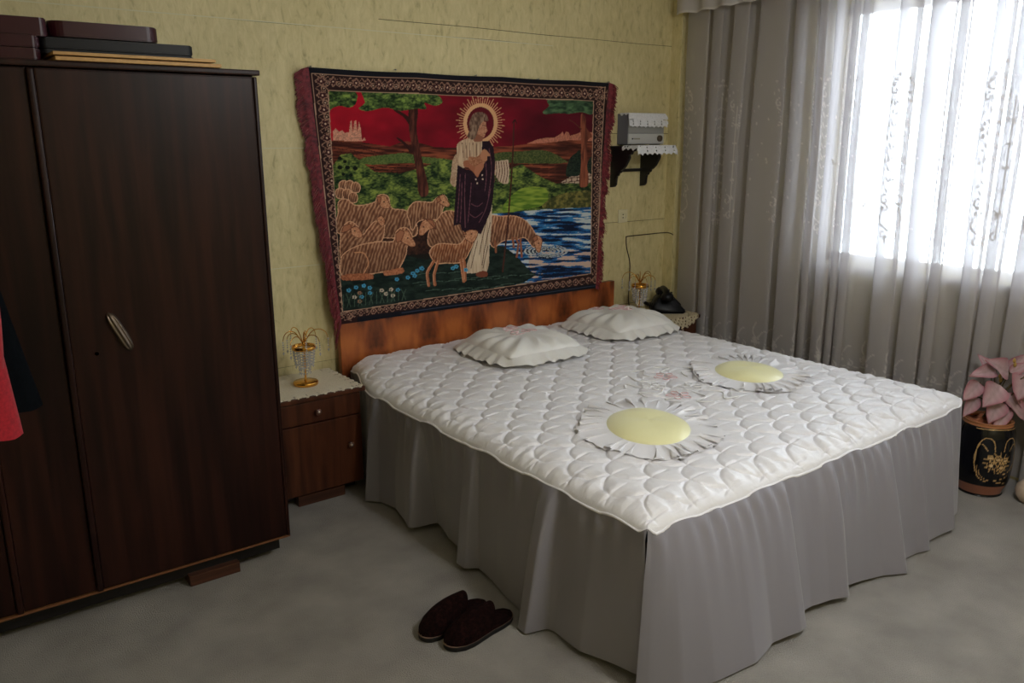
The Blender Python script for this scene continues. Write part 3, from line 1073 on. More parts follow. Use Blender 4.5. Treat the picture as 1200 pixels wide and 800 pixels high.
# ------------------------------------------------------------------ lace cloths
def lace(name, label, rect, sup, z, mat, step=0.004, amp=0.010, period=0.034, holes=0.0, oval=False, crochet=False, jitter=0.0):
    x0, x1, y0, y1 = rect
    nx_, ny_ = int((x1 - x0) / step) + 1, int((y1 - y0) / step) + 1
    gx, gy = np.meshgrid(np.linspace(x0, x1, nx_), np.linspace(y0, y1, ny_), indexing='ij')
    dx = np.minimum(gx - x0, x1 - gx)
    dy = np.minimum(gy - y0, y1 - gy)
    if oval:
        cx, cy, ra, rb = (x0 + x1) / 2, (y0 + y1) / 2, (x1 - x0) / 2, (y1 - y0) / 2
        ph = np.arctan2((gy - cy) / rb, (gx - cx) / ra)
        rr = np.hypot((gx - cx) / ra, (gy - cy) / rb)
        keep = rr < 1 - 0.05 * np.abs(np.sin(ph * 11))
        band = rr > 0.66
        hole = band & (((np.sin(ph * 34 + np.floor(rr * 12) * 1.6) > 0.55) & (np.sin(rr * 12 * 2 * PI) > 0.2)))
        hole |= (np.abs(rr - 0.66) < 0.012) & (np.sin(ph * 60) > 0)
        keep &= ~hole
    else:
        sx = amp * np.abs(np.sin(PI * gx / period)) + 0.4 * amp * np.abs(np.sin(PI * gx / period * 0.5 + 0.6))
        sy = amp * np.abs(np.sin(PI * gy / period)) + 0.4 * amp * np.abs(np.sin(PI * gy / period * 0.5 + 0.2))
        keep = (dx > sy) & (dy > sx)
        if holes:
            for (d, s) in ((dx, gy), (dy, gx)):
                hx = np.mod(s, holes) - holes / 2
                hole = (hx ** 2 + (d - amp * 2.6) ** 2) < (0.0048) ** 2
                hole |= (np.abs(hx) + np.abs(d - amp * 4.4) < 0.006)
                keep &= ~hole
    qx, qy = np.clip(gx, sup[0], sup[1]), np.clip(gy, sup[2], sup[3])
    ex, ey = gx - qx, gy - qy
    drop = np.hypot(ex, ey)
    off = 0.003 + 0.006 * np.minimum(drop / 0.03, 1)
    px = qx + np.sign(ex) * off * (np.abs(ex) > 1e-6) + 0.16 * ex
    py = qy + np.sign(ey) * off * (np.abs(ey) > 1e-6) + 0.16 * ey
    pz = z + 0.0022 - np.maximum(drop - 0.002, 0) * 0.97 + 0.0012 * (fbm(gx * 40, gy * 40, 3, 2) - 0.5)
    Fq = grid_faces(nx_, ny_)
    kf = keep.reshape(-1)
    ok = kf[Fq].sum(1) >= 3
    Fq = Fq[ok]
    used = np.unique(Fq)
    remap = -np.ones(nx_ * ny_, int)
    remap[used] = np.arange(len(used))
    V = np.stack([px, py, pz], -1).reshape(-1, 3)[used]
    c = V.mean(0)
    c[2] = V[:, 2].max()
    o = mesh_np(name, V - c, remap[Fq], mat)
    o.location = c
    md_ = o.modifiers.new('thickness', 'SOLIDIFY')
    md_.thickness = 0.0016
    tag(o, label, 'doily')
    return o


lace('doily', 'cream cloth with scalloped edge under the lamp on the left nightstand', (1.17, 1.622, 3.242, 3.632), (1.17, 1.64, 3.2525, 3.7), 0.5145, M_doily,
     0.004, 0.008, 0.042, 0.055)
lace('doily', 'cream crochet doily under the telephone, hanging over the nightstand edge', (3.555, 3.955, 3.17, 3.59), (3.604, 3.912, 3.245, 3.62), 0.5505,
     M_doily_crochet, 0.0045, oval=True)


# ------------------------------------------------------------------ crystal lamps
def crystal_lamp(label, x, y, z, rot=0.0):
    t = thing('table_lamp', label, 'lamp', (x, y, z), rot, 'crystal lamps on the nightstands')
    lathe('base', [(0, 0), (0.054, 0), (0.056, 0.004), (0.056, 0.013), (0.053, 0.017), (0.012, 0.0195), (0.0, 0.0195)], M_gold, t, 40)
    lathe('stem', [(0.0065, 0.018), (0.005, 0.03), (0.005, 0.19), (0.010, 0.195), (0.0, 0.20)], M_gold, t, 12)
    rg = np.random.default_rng(4)
    ring = Acc()
    for k in range(12):
        th = 2 * PI * k / 12
        p = [(0.05 * math.cos(th + a_), 0.05 * math.sin(th + a_), 0.172 + 0.004 * math.sin(a_ / 0.52 * PI)) for a_ in np.linspace(0, 0.5236, 6)]
        ring.tube(p, 0.0032, 6)
    V, Fq = lathe_np([(0.0495, 0.165), (0.0525, 0.168), (0.053, 0.178), (0.0505, 0.184), (0.047, 0.182), (0.046, 0.168), (0.0495, 0.165)], 40)
    ring.add(V, Fq)
    for k in range(4):
        th = PI / 2 * k
        ring.tube([(0, 0, 0.185), (0.025 * math.cos(th), 0.025 * math.sin(th), 0.186), (0.05 * math.cos(th), 0.05 * math.sin(th), 0.178)], 0.0022, 5)
    ring.build('ring', M_gold, t)
    ends = []
    for k in range(9):
        th = 2 * PI * k / 9 + 0.3
        R_ = 0.075 + 0.035 * (k % 3) / 2
        hh = 0.055 - 0.018 * (k % 2)
        c, s = math.cos(th), math.sin(th)
        pts = [(0.004 * c, 0.004 * s, 0.196), (0.35 * R_ * c, 0.35 * R_ * s, 0.20 + hh * 0.8), (0.66 * R_ * c, 0.66 * R_ * s, 0.20 + hh),
               (0.9 * R_ * c, 0.9 * R_ * s, 0.20 + hh * 0.75), (R_ * c, R_ * s, 0.20 + hh * 0.25)]
        a_ = Acc()
        path = catmull(pts, 5)
        a_.tube(path, np.linspace(0.0026, 0.0016, len(path)), 6)
        a_.build('spray', M_gold, t)
        ends.append(pts[-1])
    dr = Acc()

    def drop(px, py, pz, r, h):
        V_ = [(px, py, pz + h), (px + r, py, pz), (px, py + r, pz), (px - r, py, pz), (px, py - r, pz), (px, py, pz - h)]
        dr.add(V_, [[0, 1, 2], [0, 2, 3], [0, 3, 4], [0, 4, 1], [5, 2, 1], [5, 3, 2], [5, 4, 3], [5, 1, 4]])
    for lay, (r0, n_, z0, z1) in enumerate(((0.048, 19, 0.165, 0.085), (0.030, 12, 0.16, 0.058))):
        for k in range(n_):
            th = 2 * PI * k / n_ + lay
            zz = z0
            ln = z1 + 0.02 * rg.random()
            while zz > ln:
                rr_ = r0 * (1 - 0.25 * (z0 - zz) / 0.12)
                drop(rr_ * math.cos(th), rr_ * math.sin(th), zz, 0.0048, 0.0060)
                zz -= 0.0128
            drop(r0 * 0.8 * math.cos(th), r0 * 0.8 * math.sin(th), zz - 0.002, 0.0052, 0.009)
    for (ex, ey, ez) in ends:
        for q_ in range(4):
            drop(ex, ey, ez - 0.006 - 0.0105 * q_, 0.0042, 0.0052)
        drop(ex, ey, ez - 0.056, 0.0052, 0.010)
    stuff(dr.build('crystal_drops', M_crystal, t, smooth=False))
    return t


crystal_lamp('gold table lamp with crystal drops on the left nightstand', 1.413, 3.425, 0.5185)
crystal_lamp('gold crystal lamp in the corner beside the black telephone', 3.615, 3.475, 0.5545, 0.5)

# ------------------------------------------------------------------ telephone
ph_rot = math.atan2(SIDE[1], SIDE[0])
tel = thing('telephone', 'black rotary telephone on the crochet doily in the corner', 'telephone', (3.80, 3.43, 0.555), ph_rot)
prof = [(-0.088, 0.0), (0.112, 0.0), (0.116, 0.016), (0.095, 0.034), (0.055, 0.082), (0.042, 0.095), (-0.045, 0.098), (-0.064, 0.088), (-0.084, 0.035), (-0.092, 0.012)]
bm = bmesh.new()
cs = [(-0.085, 0.9), (-0.078, 1.0), (0.078, 1.0), (0.085, 0.9)]
rows = []
for (yy, sc_) in cs:
    rows.append([bm.verts.new((p_[0] * sc_, yy * (1 if p_[1] < 0.03 else 0.74), p_[1] * (0.97 if sc_ < 1 else 1))) for p_ in prof])
for a_ in range(3):
    for i in range(len(prof)):
        j = (i + 1) % len(prof)
        bm.faces.new((rows[a_][i], rows[a_][j], rows[a_ + 1][j], rows[a_ + 1][i]))
bm.faces.new(rows[0][::-1])
bm.faces.new(rows[3])
bmesh.ops.bevel(bm, geom=list(bm.edges), offset=0.006, segments=3, affect='EDGES')
bm_obj('body', bm, M_phone, tel, smooth=True)
a_ = Acc()
hpth = catmull([(-0.008, -0.105, 0.112), (-0.008, -0.07, 0.130), (-0.008, 0, 0.136), (-0.008, 0.07, 0.130), (-0.008, 0.105, 0.112)], 6)
a_.tube(hpth, [0.019] * len(hpth), 12)
for s in (-1, 1):
    V, Fq = lathe_np([(0, 0.016), (0.024, 0.014), (0.035, 0.004), (0.040, -0.014), (0.034, -0.03), (0, -0.03)], 20)
    V = V + np.array([-0.008, s * 0.098, 0.118])
    a_.add(V, Fq)
a_.build('handset', M_phone, tel)
for s in (-1, 1):
    for (xa, xb) in ((-0.034, -0.04), (0.02, 0.026)):
        cr = Acc()
        cr.tube([(xa, s * 0.04, 0.09), (xb, s * 0.045, 0.128)], 0.007, 8)
        cr.build('cradle_prong', M_phone, tel)
dn = Vector((0.054, 0, 0.053)).normalized()
dm = Matrix.Translation((0.070, 0, 0.062)) @ dn.to_track_quat('Z', 'Y').to_matrix().to_4x4()
V, Fq = lathe_np([(0.0, 0.004), (0.012, 0.006), (0.034, 0.006), (0.037, 0.002), (0.037, -0.004)], 28)
dd = mesh_np('dial', V, Fq, M_phone, tel)
dd.matrix_local = dm
co = Acc()
pp_ = []
for i in range(150):
    u = i / 149
    c = Vector((-0.085 - 0.045 * math.sin(u * PI), -0.03 + 0.085 * u - 0.03 * math.sin(u * PI * 2), 0.016 + 0.03 * (1 - u) + 0.022 * math.sin(u * PI)))
    pp_.append(c + Vector((0.0, 0.010 * math.cos(u * 76), 0.010 * math.sin(u * 76))))
co.tube(pp_, 0.0035, 5)
co.build('cord', M_phone, tel)

# ------------------------------------------------------------------ wall shelf with radio
sh = thing('wall_shelf', 'small black bracket shelf on the wall right of the tapestry', 'shelf', (3.66, 3.64, 1.32))
pbox(sh, 'shelf_board', (3.497, 3.418, 1.543), (3.803, 3.648, 1.561), M_black_wood, 0.003)
brk = [(3.648, 1.318), (3.618, 1.322), (3.604, 1.335), (3.60, 1.37), (3.596, 1.385), (3.585, 1.388), (3.58, 1.402), (3.566, 1.406), (3.562, 1.42), (3.55, 1.424),
       (3.525, 1.445), (3.505, 1.475), (3.494, 1.495), (3.497, 1.51), (3.478, 1.514), (3.472, 1.528), (3.455, 1.532), (3.45, 1.543), (3.648, 1.543)]
for x in (3.506, 3.760):
    bm = bmesh.new()
    r0 = [bm.verts.new((x, y, z)) for (y, z) in brk]
    r1 = [bm.verts.new((x + 0.018, y, z)) for (y, z) in brk]
    bm.faces.new(r0)
    bm.faces.new(r1[::-1])
    for i in range(len(brk)):
        j = (i + 1) % len(brk)
        bm.faces.new((r0[i], r1[i], r1[j], r0[j]))
    at(sh, bm_obj('bracket', bm, M_black_wood))
pbox(sh, 'cross_bar', (3.524, 3.63, 1.408), (3.760, 3.648, 1.426), M_black_wood, 0.002)

lace('doily', 'white lace runner hanging over the front of the wall shelf', (3.462, 3.842, 3.355, 3.54), (3.4955, 3.805, 3.4165, 3.7), 1.5615, M_doily_white,
     0.003, 0.011, 0.04, 0.075)

rad = thing('radio', 'small grey radio with a round knob on the wall shelf', 'radio', (3.705, 3.6, 1.5665))
pbox(rad, 'case', (3.552, 3.558, 1.570), (3.858, 3.645, 1.746), M_radio_side, 0.004)
pbox(rad, 'front_panel', (3.554, 3.551, 1.572), (3.856, 3.559, 1.632), M_radio, 0.002)
gr = pbox(rad, 'grille', (3.554, 3.553, 1.634), (3.856, 3.559, 1.744), M_grille, 0.002)
kn = lathe('knob', [(0.0, 0.014), (0.016, 0.014), (0.0185, 0.011), (0.0185, 0.0)], M_handle, None, 24)
kn.matrix_world = Matrix.Translation((3.815, 3.5505, 1.604)) @ Matrix.Rotation(PI / 2, 4, 'X')
kn.parent = rad
kn.matrix_parent_inverse = Matrix.Translation(rad.location).inverted()
pbox(rad, 'badge', (3.583, 3.5495, 1.598), (3.593, 3.5515, 1.606), M_dark, 0)
pbox(rad, 'printed_strip', (3.598, 3.5501, 1.598), (3.650, 3.5515, 1.606), plain('faded_print', srgb(150, 146, 128), 0.6), None or 0)
for x in (3.57, 3.82):
    pbox(rad, 'foot', (x, 3.565, 1.5662), (x + 0.02, 3.635, 1.571), M_dark, 0)
lace('doily', 'white lace cloth draped over the top of the radio', (3.53, 3.872, 3.46, 3.63), (3.55, 3.86, 3.5505, 3.7), 1.7465, M_doily_white,
     0.003, 0.009, 0.036, 0.06)

sk = thing('wall_socket', 'ivory wall socket below the shelf', 'socket', (3.615, 3.648, 1.14))
pbox(sk, 'plate', (3.578, 3.640, 1.100), (3.656, 3.6485, 1.180), M_socket, 0.004)
for dz in (-0.009, 0.009):
    pbox(sk, 'hole', (3.613, 3.6392, 1.137 + dz), (3.621, 3.6402, 1.143 + dz), M_dark, 0)
V, Fq = lathe_np([(0.024, 0.0), (0.024, 0.003), (0.021, 0.003), (0.021, 0.0)], 28)
sr = mesh_np('rim', V, Fq, M_socket)
sr.matrix_world = Matrix.Translation((3.617, 3.6405, 1.14)) @ Matrix.Rotation(PI / 2, 4, 'X')
sr.parent = sk
sr.matrix_parent_inverse = Matrix.Translation(sk.location).inverted()

cb = Acc()
cb.tube(catmull([(3.66, 3.60, 0.556), (3.69, 3.644, 0.62), (3.695, 3.645, 0.76), (3.692, 3.645, 0.85), (3.662, 3.645, 0.94), (3.655, 3.645, 1.0), (3.67, 3.645, 1.011),
                 (3.82, 3.645, 1.012), (3.985, 3.645, 1.012), (3.996, 3.60, 1.014), (3.996, 3.565, 1.005)], 8), 0.0032, 6)
tag(cb.build('cable', M_cable), 'thin brown cable running down the wall behind the corner lamp', 'cable')

# ------------------------------------------------------------------ tapestry
# drawing units of the design <-> cloth corners
ART = np.array([[361.5, 79.0], [713.5, 97.0], [697.5, 339.5], [399.5, 382.0]])
YT0, YT1 = 3.634, 3.572
CL = np.array([[1.6085, 1.918], [3.462, 1.922], [3.335, 0.731], [1.673, 0.737]])     # x, z of the same corners


def homog(src, dst):
    A = []
    for (x, y), (u, v) in zip(src, dst):
        A.append([x, y, 1, 0, 0, 0, -u * x, -u * y, -u])
        A.append([0, 0, 0, x, y, 1, -v * x, -v * y, -v])
    return np.linalg.svd(np.array(A))[2][-1].reshape(3, 3)


Hm = homog(CL, ART)
NU, NV = 620, 410
tu, tv = np.meshgrid(np.linspace(0, 1, NU), np.linspace(0, 1, NV), indexing='ij')
cxz = ((CL[0] * (1 - tu[..., None]) + CL[1] * tu[..., None]) * (1 - tv[..., None])
       + (CL[3] * (1 - tu[..., None]) + CL[2] * tu[..., None]) * tv[..., None])
hh = np.einsum('ij,abj->abi', Hm, np.concatenate([cxz, np.ones((NU, NV, 1))], -1))
PX, PY = hh[..., 0] / hh[..., 2], hh[..., 1] / hh[..., 2]
IMG = np.zeros((NU, NV, 3))
NA = fbm(PX * 0.35, PY * 0.35, 31, 3)
NB = fbm(PX * 0.9, PY * 0.9, 32, 2)
NL = fbm(PX * 0.06, PY * 0.06, 33, 3)


def inpoly(pts):
    c = np.zeros(PX.shape, bool)
    n = len(pts)
    for i in range(n):
        x1, y1 = pts[i]
        x2, y2 = pts[(i + 1) % n]
        if y1 == y2:
            continue
        cond = ((PY < y1) != (PY < y2))
        c ^= cond & (PX < (x2 - x1) * (PY - y1) / (y2 - y1) + x1)
    return c


def sm(pts, n=6):
    return [(p.x, p.y) for p in catmull([(a, b, 0) for a, b in pts], n, True)]


def ink(mask, col, var=0.0, noise=None, col2=None):
    c = np.array(col, float)
    nz = NA if noise is None else noise
    if col2 is not None:
        k = np.clip((nz - 0.30) / 0.42, 0, 1)[..., None]
        base = c * (1 - k) + np.array(col2, float) * k
    else:
        base = c * (1 + var * (nz[..., None] - 0.5) * 2)
    IMG[mask] = np.clip(base, 0, 255)[mask] if base.ndim == 3 else base


def poly(pts, col, smooth=True, **kw):
    m_ = inpoly(sm(pts) if smooth else pts)
    ink(m_, col, **kw)
    return m_


def segd(pts):
    d = np.full(PX.shape, 1e9)
    xs = [p[0] for p in pts]
    ys = [p[1] for p in pts]
    sel = (PX > min(xs) - 6) & (PX < max(xs) + 6) & (PY > min(ys) - 6) & (PY < max(ys) + 6)
    px, py = PX[sel], PY[sel]
    dd_ = np.full(px.shape, 1e9)
    for (x1, y1), (x2, y2) in zip(pts[:-1], pts[1:]):
        L2 = (x2 - x1) ** 2 + (y2 - y1) ** 2 + 1e-9
        t_ = np.clip(((px - x1) * (x2 - x1) + (py - y1) * (y2 - y1)) / L2, 0, 1)
        dd_ = np.minimum(dd_, np.hypot(px - x1 - t_ * (x2 - x1), py - y1 - t_ * (y2 - y1)))
    d[sel] = dd_
    return d


def line(pts, w, col, smooth=False, clip=None, **kw):
    if smooth:
        pts = [(p.x, p.y) for p in catmull([(a, b, 0) for a, b in pts], 5)]
    m_ = segd(pts) < w / 2
    if clip is not None:
        m_ &= clip
    ink(m_, col, **kw)


def ell(cx, cy, rx, ry, col, rot=0.0, clip=None, **kw):
    c, s = math.cos(rot), math.sin(rot)
    x, y = PX - cx, PY - cy
    m_ = ((x * c + y * s) / rx) ** 2 + ((-x * s + y * c) / ry) ** 2 < 1
    if clip is not None:
        m_ &= clip
    ink(m_, col, **kw)
    return m_


S5 = lambda L, ox, oy, k: [(ox + a / k, oy + b / k) for a, b in L]

# ground of the cloth and sky
IMG[:] = (38, 22, 22)
red = np.clip((PX - 380) / 330, 0, 1)[..., None]
sky = np.array([168, 16, 36.]) * (1 - red) + np.array([78, 8, 26.]) * red
sky = sky * (0.72 + 0.56 * fbm(PX * 0.03, PY * 0.05, 41, 3)[..., None])
inner = inpoly([(385, 105.5), (696.5, 118.5), (692.5, 322.5), (401, 367.5)])
IMG[inner] = sky[inner]
IMG[inner & (PY > 236)] = (30, 26, 22)
# hills
brown = dict(noise=fbm(PX * 0.05, PY * 0.35, 42, 3), col2=(150, 78, 52))
poly([(388, 212), (388, 165), (404, 165), (420, 166), (444, 170), (458, 172), (474, 166), (492, 168), (510, 173), (540, 174), (578, 173), (600, 172), (620, 169), (640, 164),
      (668, 160), (682, 156), (697, 155), (697, 222), (540, 225)], (62, 26, 20), smooth=False, **brown)
for k in range(9):
    y0 = 168 + k * 4
    line([(392, y0 - 2), (425, y0 + 3), (455, y0 + 9), (485, y0 + 11)], 0.9, (60, 24, 18), smooth=True)
# pale far towns
poly([(391, 165), (391, 154), (394, 151), (398, 155), (402, 153), (405, 156), (410, 155), (411.5, 142), (413, 141), (414.5, 156), (416, 142), (418, 141), (419.5, 157), (421.5, 142), (424, 152),
      (425, 165), (428, 161), (430, 165), (420, 166)], (206, 146, 122), smooth=False, var=0.25, noise=NB)
poly([(618, 169), (630, 164), (640, 162), (650, 162), (657, 158), (660, 155), (661.5, 159), (664, 155), (667, 156), (668.5, 160), (676, 158), (684, 154), (696, 156), (696, 166), (668, 165), (640, 168)],
     (186, 118, 96), smooth=False, var=0.25, noise=NB)
# fields and green bands
poly([(425, 186), (450, 182), (476, 180), (492, 184), (530, 188), (534, 193), (480, 192), (428, 193)], (70, 92, 44), noise=NB, col2=(104, 120, 62))
poly([(580, 181), (610, 178), (640, 177), (662, 188), (660, 192), (600, 192), (580, 190)], (58, 74, 38), noise=NB, col2=(98, 104, 56))
for k in range(6):
    line([(600, 193 + k * 4.4), (640, 194 + k * 4.4), (668, 196 + k * 4.2)], 1.1, (58, 26, 22), smooth=True)
    line([(425, 196 + k * 3.2), (470, 197 + k * 3.0), (515, 196 + k * 2.6)], 1.0, (58, 26, 20), smooth=True)
# stone wall at the right
m_ = inpoly([(652, 219), (668, 209), (676, 206), (697, 203), (697, 218), (676, 219)])
st = ((np.mod(PY + 0.12 * PX, 4.2) < 0.9) | (np.mod(PX + 3 * np.floor((PY + 0.12 * PX) / 4.2), 6.5) < 1.0))
IMG[m_] = (196, 170, 148)
IMG[m_ & st] = (84, 56, 48)
# meadow
grn = dict(noise=0.55 * fbm(PX * 0.10, PY * 0.16, 44, 2) + 0.45 * fbm(PX * 0.42, PY * 0.8, 43, 2), col2=(142, 158, 72))
poly([(390, 196), (400, 182), (412, 180), (424, 190), (440, 202), (470, 204), (500, 196), (520, 186), (536, 190), (540, 200), (585, 206), (600, 198), (612, 193), (634, 208), (652, 216), (697, 216), (697, 246),
      (640, 247), (590, 252), (560, 268), (470, 262), (395, 262)], (20, 40, 22), smooth=False, **grn)
poly([(592, 240), (612, 222), (640, 222), (640, 240), (610, 248), (592, 251)], (84, 118, 36), noise=fbm(PX * 0.1, PY * 0.5, 45, 2), col2=(150, 170, 66))
poly([(636, 244), (650, 232), (672, 226), (697, 226), (697, 245), (660, 247)], (66, 70, 36), noise=NA, col2=(138, 128, 66))
for (bx, by, r) in ((399, 186, 2.5), (405, 190, 2.3), (399, 197, 3), (408, 197, 3), (417, 198, 3), (403, 205, 2), (412, 206, 2.4)):
    ell(bx, by, r, r * 0.8, (14, 22, 16))
# water
wn = fbm(PX * 0.045, PY * 0.42, 46, 3)
wm = inpoly([(574, 252), (600, 250), (640, 246.5), (697, 244), (697, 330), (560, 348), (556, 300)])
wc = np.array([14, 48, 92.])
wcol = np.where((wn > 0.59)[..., None], np.array([196, 206, 206.]), np.where((wn > 0.50)[..., None], np.array([52, 122, 176.]),
                np.where((wn > 0.41)[..., None], np.array([22, 72, 128.]), np.array([10, 26, 54.]))))
wcol = np.where(((wn > 0.55) & (PY > 295) & (PX > 620))[..., None], np.array([206, 178, 160.]), wcol)
IMG[wm] = wcol[wm]
for k in range(5):
    rx, ry = 6 + 4.6 * k, 1.8 + 1.45 * k
    x, y = (PX - 640) / rx, (PY - 296) / ry
    r_ = np.hypot(x, y)
    IMG[(np.abs(r_ - 1) < 0.42 / ry) & wm & (NB > 0.35)] = (186, 192, 190)
# near bank
poly([(396, 320), (430, 312), (470, 300), (500, 306), (530, 300), (570, 288), (590, 290), (604, 300), (620, 318), (628, 324), (612, 334), (560, 345), (480, 358), (400, 370)],
     (16, 28, 26), smooth=False, noise=fbm(PX * 0.12, PY * 0.3, 47, 3), col2=(38, 54, 46))
poly([(440, 262), (520, 262), (540, 290), (480, 300), (440, 290)], (40, 24, 20), noise=NA, col2=(78, 46, 32))
for k in range(26):
    gx0, gy0 = 480 + (k * 53 % 140), 322 + (k * 29 % 22)
    line([(gx0, gy0), (gx0 + 9, gy0 - 1.8), (gx0 + 16, gy0 - 1.6)], 0.8, (74, 96, 84), clip=inner)
# trees
tr1 = dict(noise=fbm(PX * 0.4, PY * 0.08, 48, 3), col2=(108, 58, 44))
poly([(480, 126), (490, 126), (489, 150), (491, 166), (496, 190), (503, 226), (492, 230), (489, 205), (484, 176), (480, 150)], (56, 26, 22), **tr1)
poly([(480, 146), (474, 138), (464, 131), (462, 128), (470, 131), (480, 138)], (56, 26, 22))
poly([(484, 176), (474, 166), (466, 161), (467, 164), (474, 170), (482, 180)], (56, 26, 22))
fo = dict(noise=0.6 * fbm(PX * 0.13, PY * 0.24, 49, 2) + 0.4 * fbm(PX * 0.5, PY * 0.7, 43, 2), col2=(138, 164, 78))
poly([(386, 107), (416, 107), (418, 120), (410, 126), (400, 124), (392, 126), (387, 128)], (26, 46, 24), **fo)
poly([(424, 108), (430, 108), (460, 109), (500, 111), (514, 112), (519, 120), (510, 124), (498, 121), (500, 128), (486, 128), (470, 130), (452, 126), (432, 130), (421, 127), (428, 120)],
     (26, 46, 24), **fo)
poly([(637, 131), (644, 124), (642, 118), (655, 115), (690, 117), (697, 118), (695, 134), (682, 132), (668, 134), (655, 133), (640, 134)], (34, 58, 40), noise=fbm(PX * 0.16, PY * 0.3, 50, 3), col2=(92, 124, 84))
poly([(682, 134), (687, 138), (688, 150), (695, 160), (689, 168), (690, 200), (690, 218), (680, 218), (682, 190), (682, 165), (681, 150)], (96, 48, 34), noise=fbm(PX * 0.5, PY * 0.06, 51, 2), col2=(156, 88, 62))
line([(682, 152), (674, 145), (668, 141)], 1.2, (96, 48, 34))
poly([(664, 206), (668, 188), (676, 180), (681, 178), (681, 204), (672, 208)], (18, 30, 28), noise=NB, col2=(46, 62, 44))
poly([(690, 190), (697, 184), (697, 204), (690, 202)], (18, 30, 28), noise=NB, col2=(46, 62, 44))


# sheep
def wool(pts, base=(142, 94, 68), hi=(214, 164, 128), dirx=1.0, diry=0.25, f=1.15, dark=(70, 36, 26)):
    P_ = sm(pts)
    m_ = inpoly(P_)
    ph_ = (PX * dirx + PY * diry) * f * 1.55 + 4.5 * fbm(PX * 0.12, PY * 0.12, 52, 2)
    s_ = 0.55 * np.sin(ph_) + 1.5 * (fbm(PX * 0.55, PY * 0.22, 57, 2) - 0.5)
    xs = [p[0] for p in pts]
    ys = [p[1] for p in pts]
    lowk = np.clip((PY - min(ys)) / (max(ys) - min(ys) + 1e-6), 0, 1)[..., None]
    c = np.array(base, float) * (1.1 - 0.35 * lowk)
    kh = np.clip((s_ - 0.05) / 0.55, 0, 1)[..., None] * 0.8
    kd = np.clip((-s_ - 0.15) / 0.6, 0, 1)[..., None] * 0.5
    c = c * (1 - kh) + np.array(hi, float) * (1.05 - 0.3 * lowk) * kh
    c = c * (1 - kd) + np.array(dark, float) * kd
    IMG[m_] = c[m_]
    line(P_ + [P_[0]], 1.0, (218, 168, 132))
    return m_


def head(pts, ear=None, eye=None):
    poly(pts, (214, 158, 120), noise=NB, col2=(176, 116, 84))
    line(sm(pts) + [sm(pts)[0]], 0.7, (96, 54, 40))
    if ear:
        poly(ear, (170, 110, 80))
        line(list(ear) + [ear[0]], 0.7, (84, 46, 34))
    if eye:
        ell(eye[0], eye[1], 0.9, 0.8, (36, 20, 18))


for c in ((403, 217), (410, 217), (417, 219), (399, 226), (407, 227), (414, 231)):
    wool([(c[0] - 5, c[1]), (c[0] - 2, c[1] - 4), (c[0] + 3, c[1] - 4), (c[0] + 6, c[1] + 1), (c[0] + 4, c[1] + 7), (c[0] - 3, c[1] + 7)], f=1.5)
G5 = lambda L: S5(L, 380, 170, 8)
wool(G5([(135, 640), (140, 540), (210, 515), (290, 570), (380, 570), (480, 540), (505, 485), (560, 470), (610, 500), (640, 600), (760, 620), (840, 680), (860, 860), (560, 880), (140, 840)]), dirx=0.8, diry=0.35)
head(G5([(520, 500), (570, 480), (600, 520), (625, 580), (600, 605), (545, 595), (520, 560)]), G5([(500, 490), (540, 500), (530, 560), (505, 530)]), G5([(568, 540)])[0])
G3 = lambda L: S5(L, 380, 260, 6.667)
wool(G3([(130, 120), (150, 45), (205, 5), (265, 45), (300, 110), (345, 60), (400, 5), (470, 20), (455, 150), (380, 170), (200, 230), (130, 290)]), dirx=0.7, diry=0.5)
head(G3([(215, 60), (265, 50), (300, 110), (280, 135), (225, 115)]), G3([(135, 95), (155, 40), (205, 25), (215, 60), (175, 85)]), G3([(240, 80)])[0])
head(G3([(418, -20), (452, -40), (476, -5), (470, 30), (448, 40), (424, 10)]), None, G3([(450, -6)])[0])
G2 = lambda L: S5(L, 470, 200, 8)
wool(G2([(60, 400), (120, 310), (200, 300), (290, 305), (335, 265), (400, 235), (440, 290), (400, 360), (350, 465), (180, 480), (110, 570), (80, 480)]), dirx=1.0, diry=0.1)
head(G2([(345, 260), (400, 236), (440, 290), (462, 325), (440, 348), (385, 330), (350, 300)]), G2([(335, 265), (365, 255), (380, 290), (345, 310)]), G2([(402, 305)])[0])
wool(G2([(350, 460), (400, 400), (470, 385), (530, 410), (570, 500), (585, 690), (300, 730), (255, 640), (300, 520)]), dirx=0.9, diry=-0.4)
head(G2([(170, 600), (195, 500), (250, 462), (310, 480), (325, 540), (260, 570), (205, 618)]), G2([(240, 470), (300, 475), (328, 560), (290, 520)]), G2([(215, 540)])[0])
wool(S5([(-95, 350), (0, 345), (80, 345), (150, 380), (200, 450), (225, 500), (190, 540), (140, 482), (80, 492), (0, 500), (-60, 540), (-90, 480)], 590, 190, 5.33), dirx=1.0, diry=0.2)
G6 = lambda L: S5(L, 590, 190, 5.33)
head(G6([(190, 480), (215, 465), (243, 490), (238, 540), (228, 572), (210, 565), (195, 520)]), G6([(185, 480), (210, 465), (216, 490), (195, 505)]), G6([(222, 515)])[0])
for L in ([(80, 480), (96, 520), (84, 600)], [(108, 490), (116, 600)], [(-52, 500), (-46, 570)], [(60, 480), (66, 540)]):
    line(G6(L), 2.4, (150, 92, 64))
wool(G3([(130, 310), (180, 240), (300, 185), (450, 165), (540, 160), (562, 90), (605, 55), (655, 62), (690, 130), (650, 200), (640, 262), (600, 350), (560, 380), (350, 420), (150, 440)]), dirx=1.0, diry=0.30, f=1.0)
head(G3([(600, 100), (650, 75), (680, 120), (716, 185), (690, 206), (640, 185), (605, 160)]), G3([(560, 100), (600, 70), (630, 90), (600, 160), (565, 170)]), G3([(655, 135)])[0])
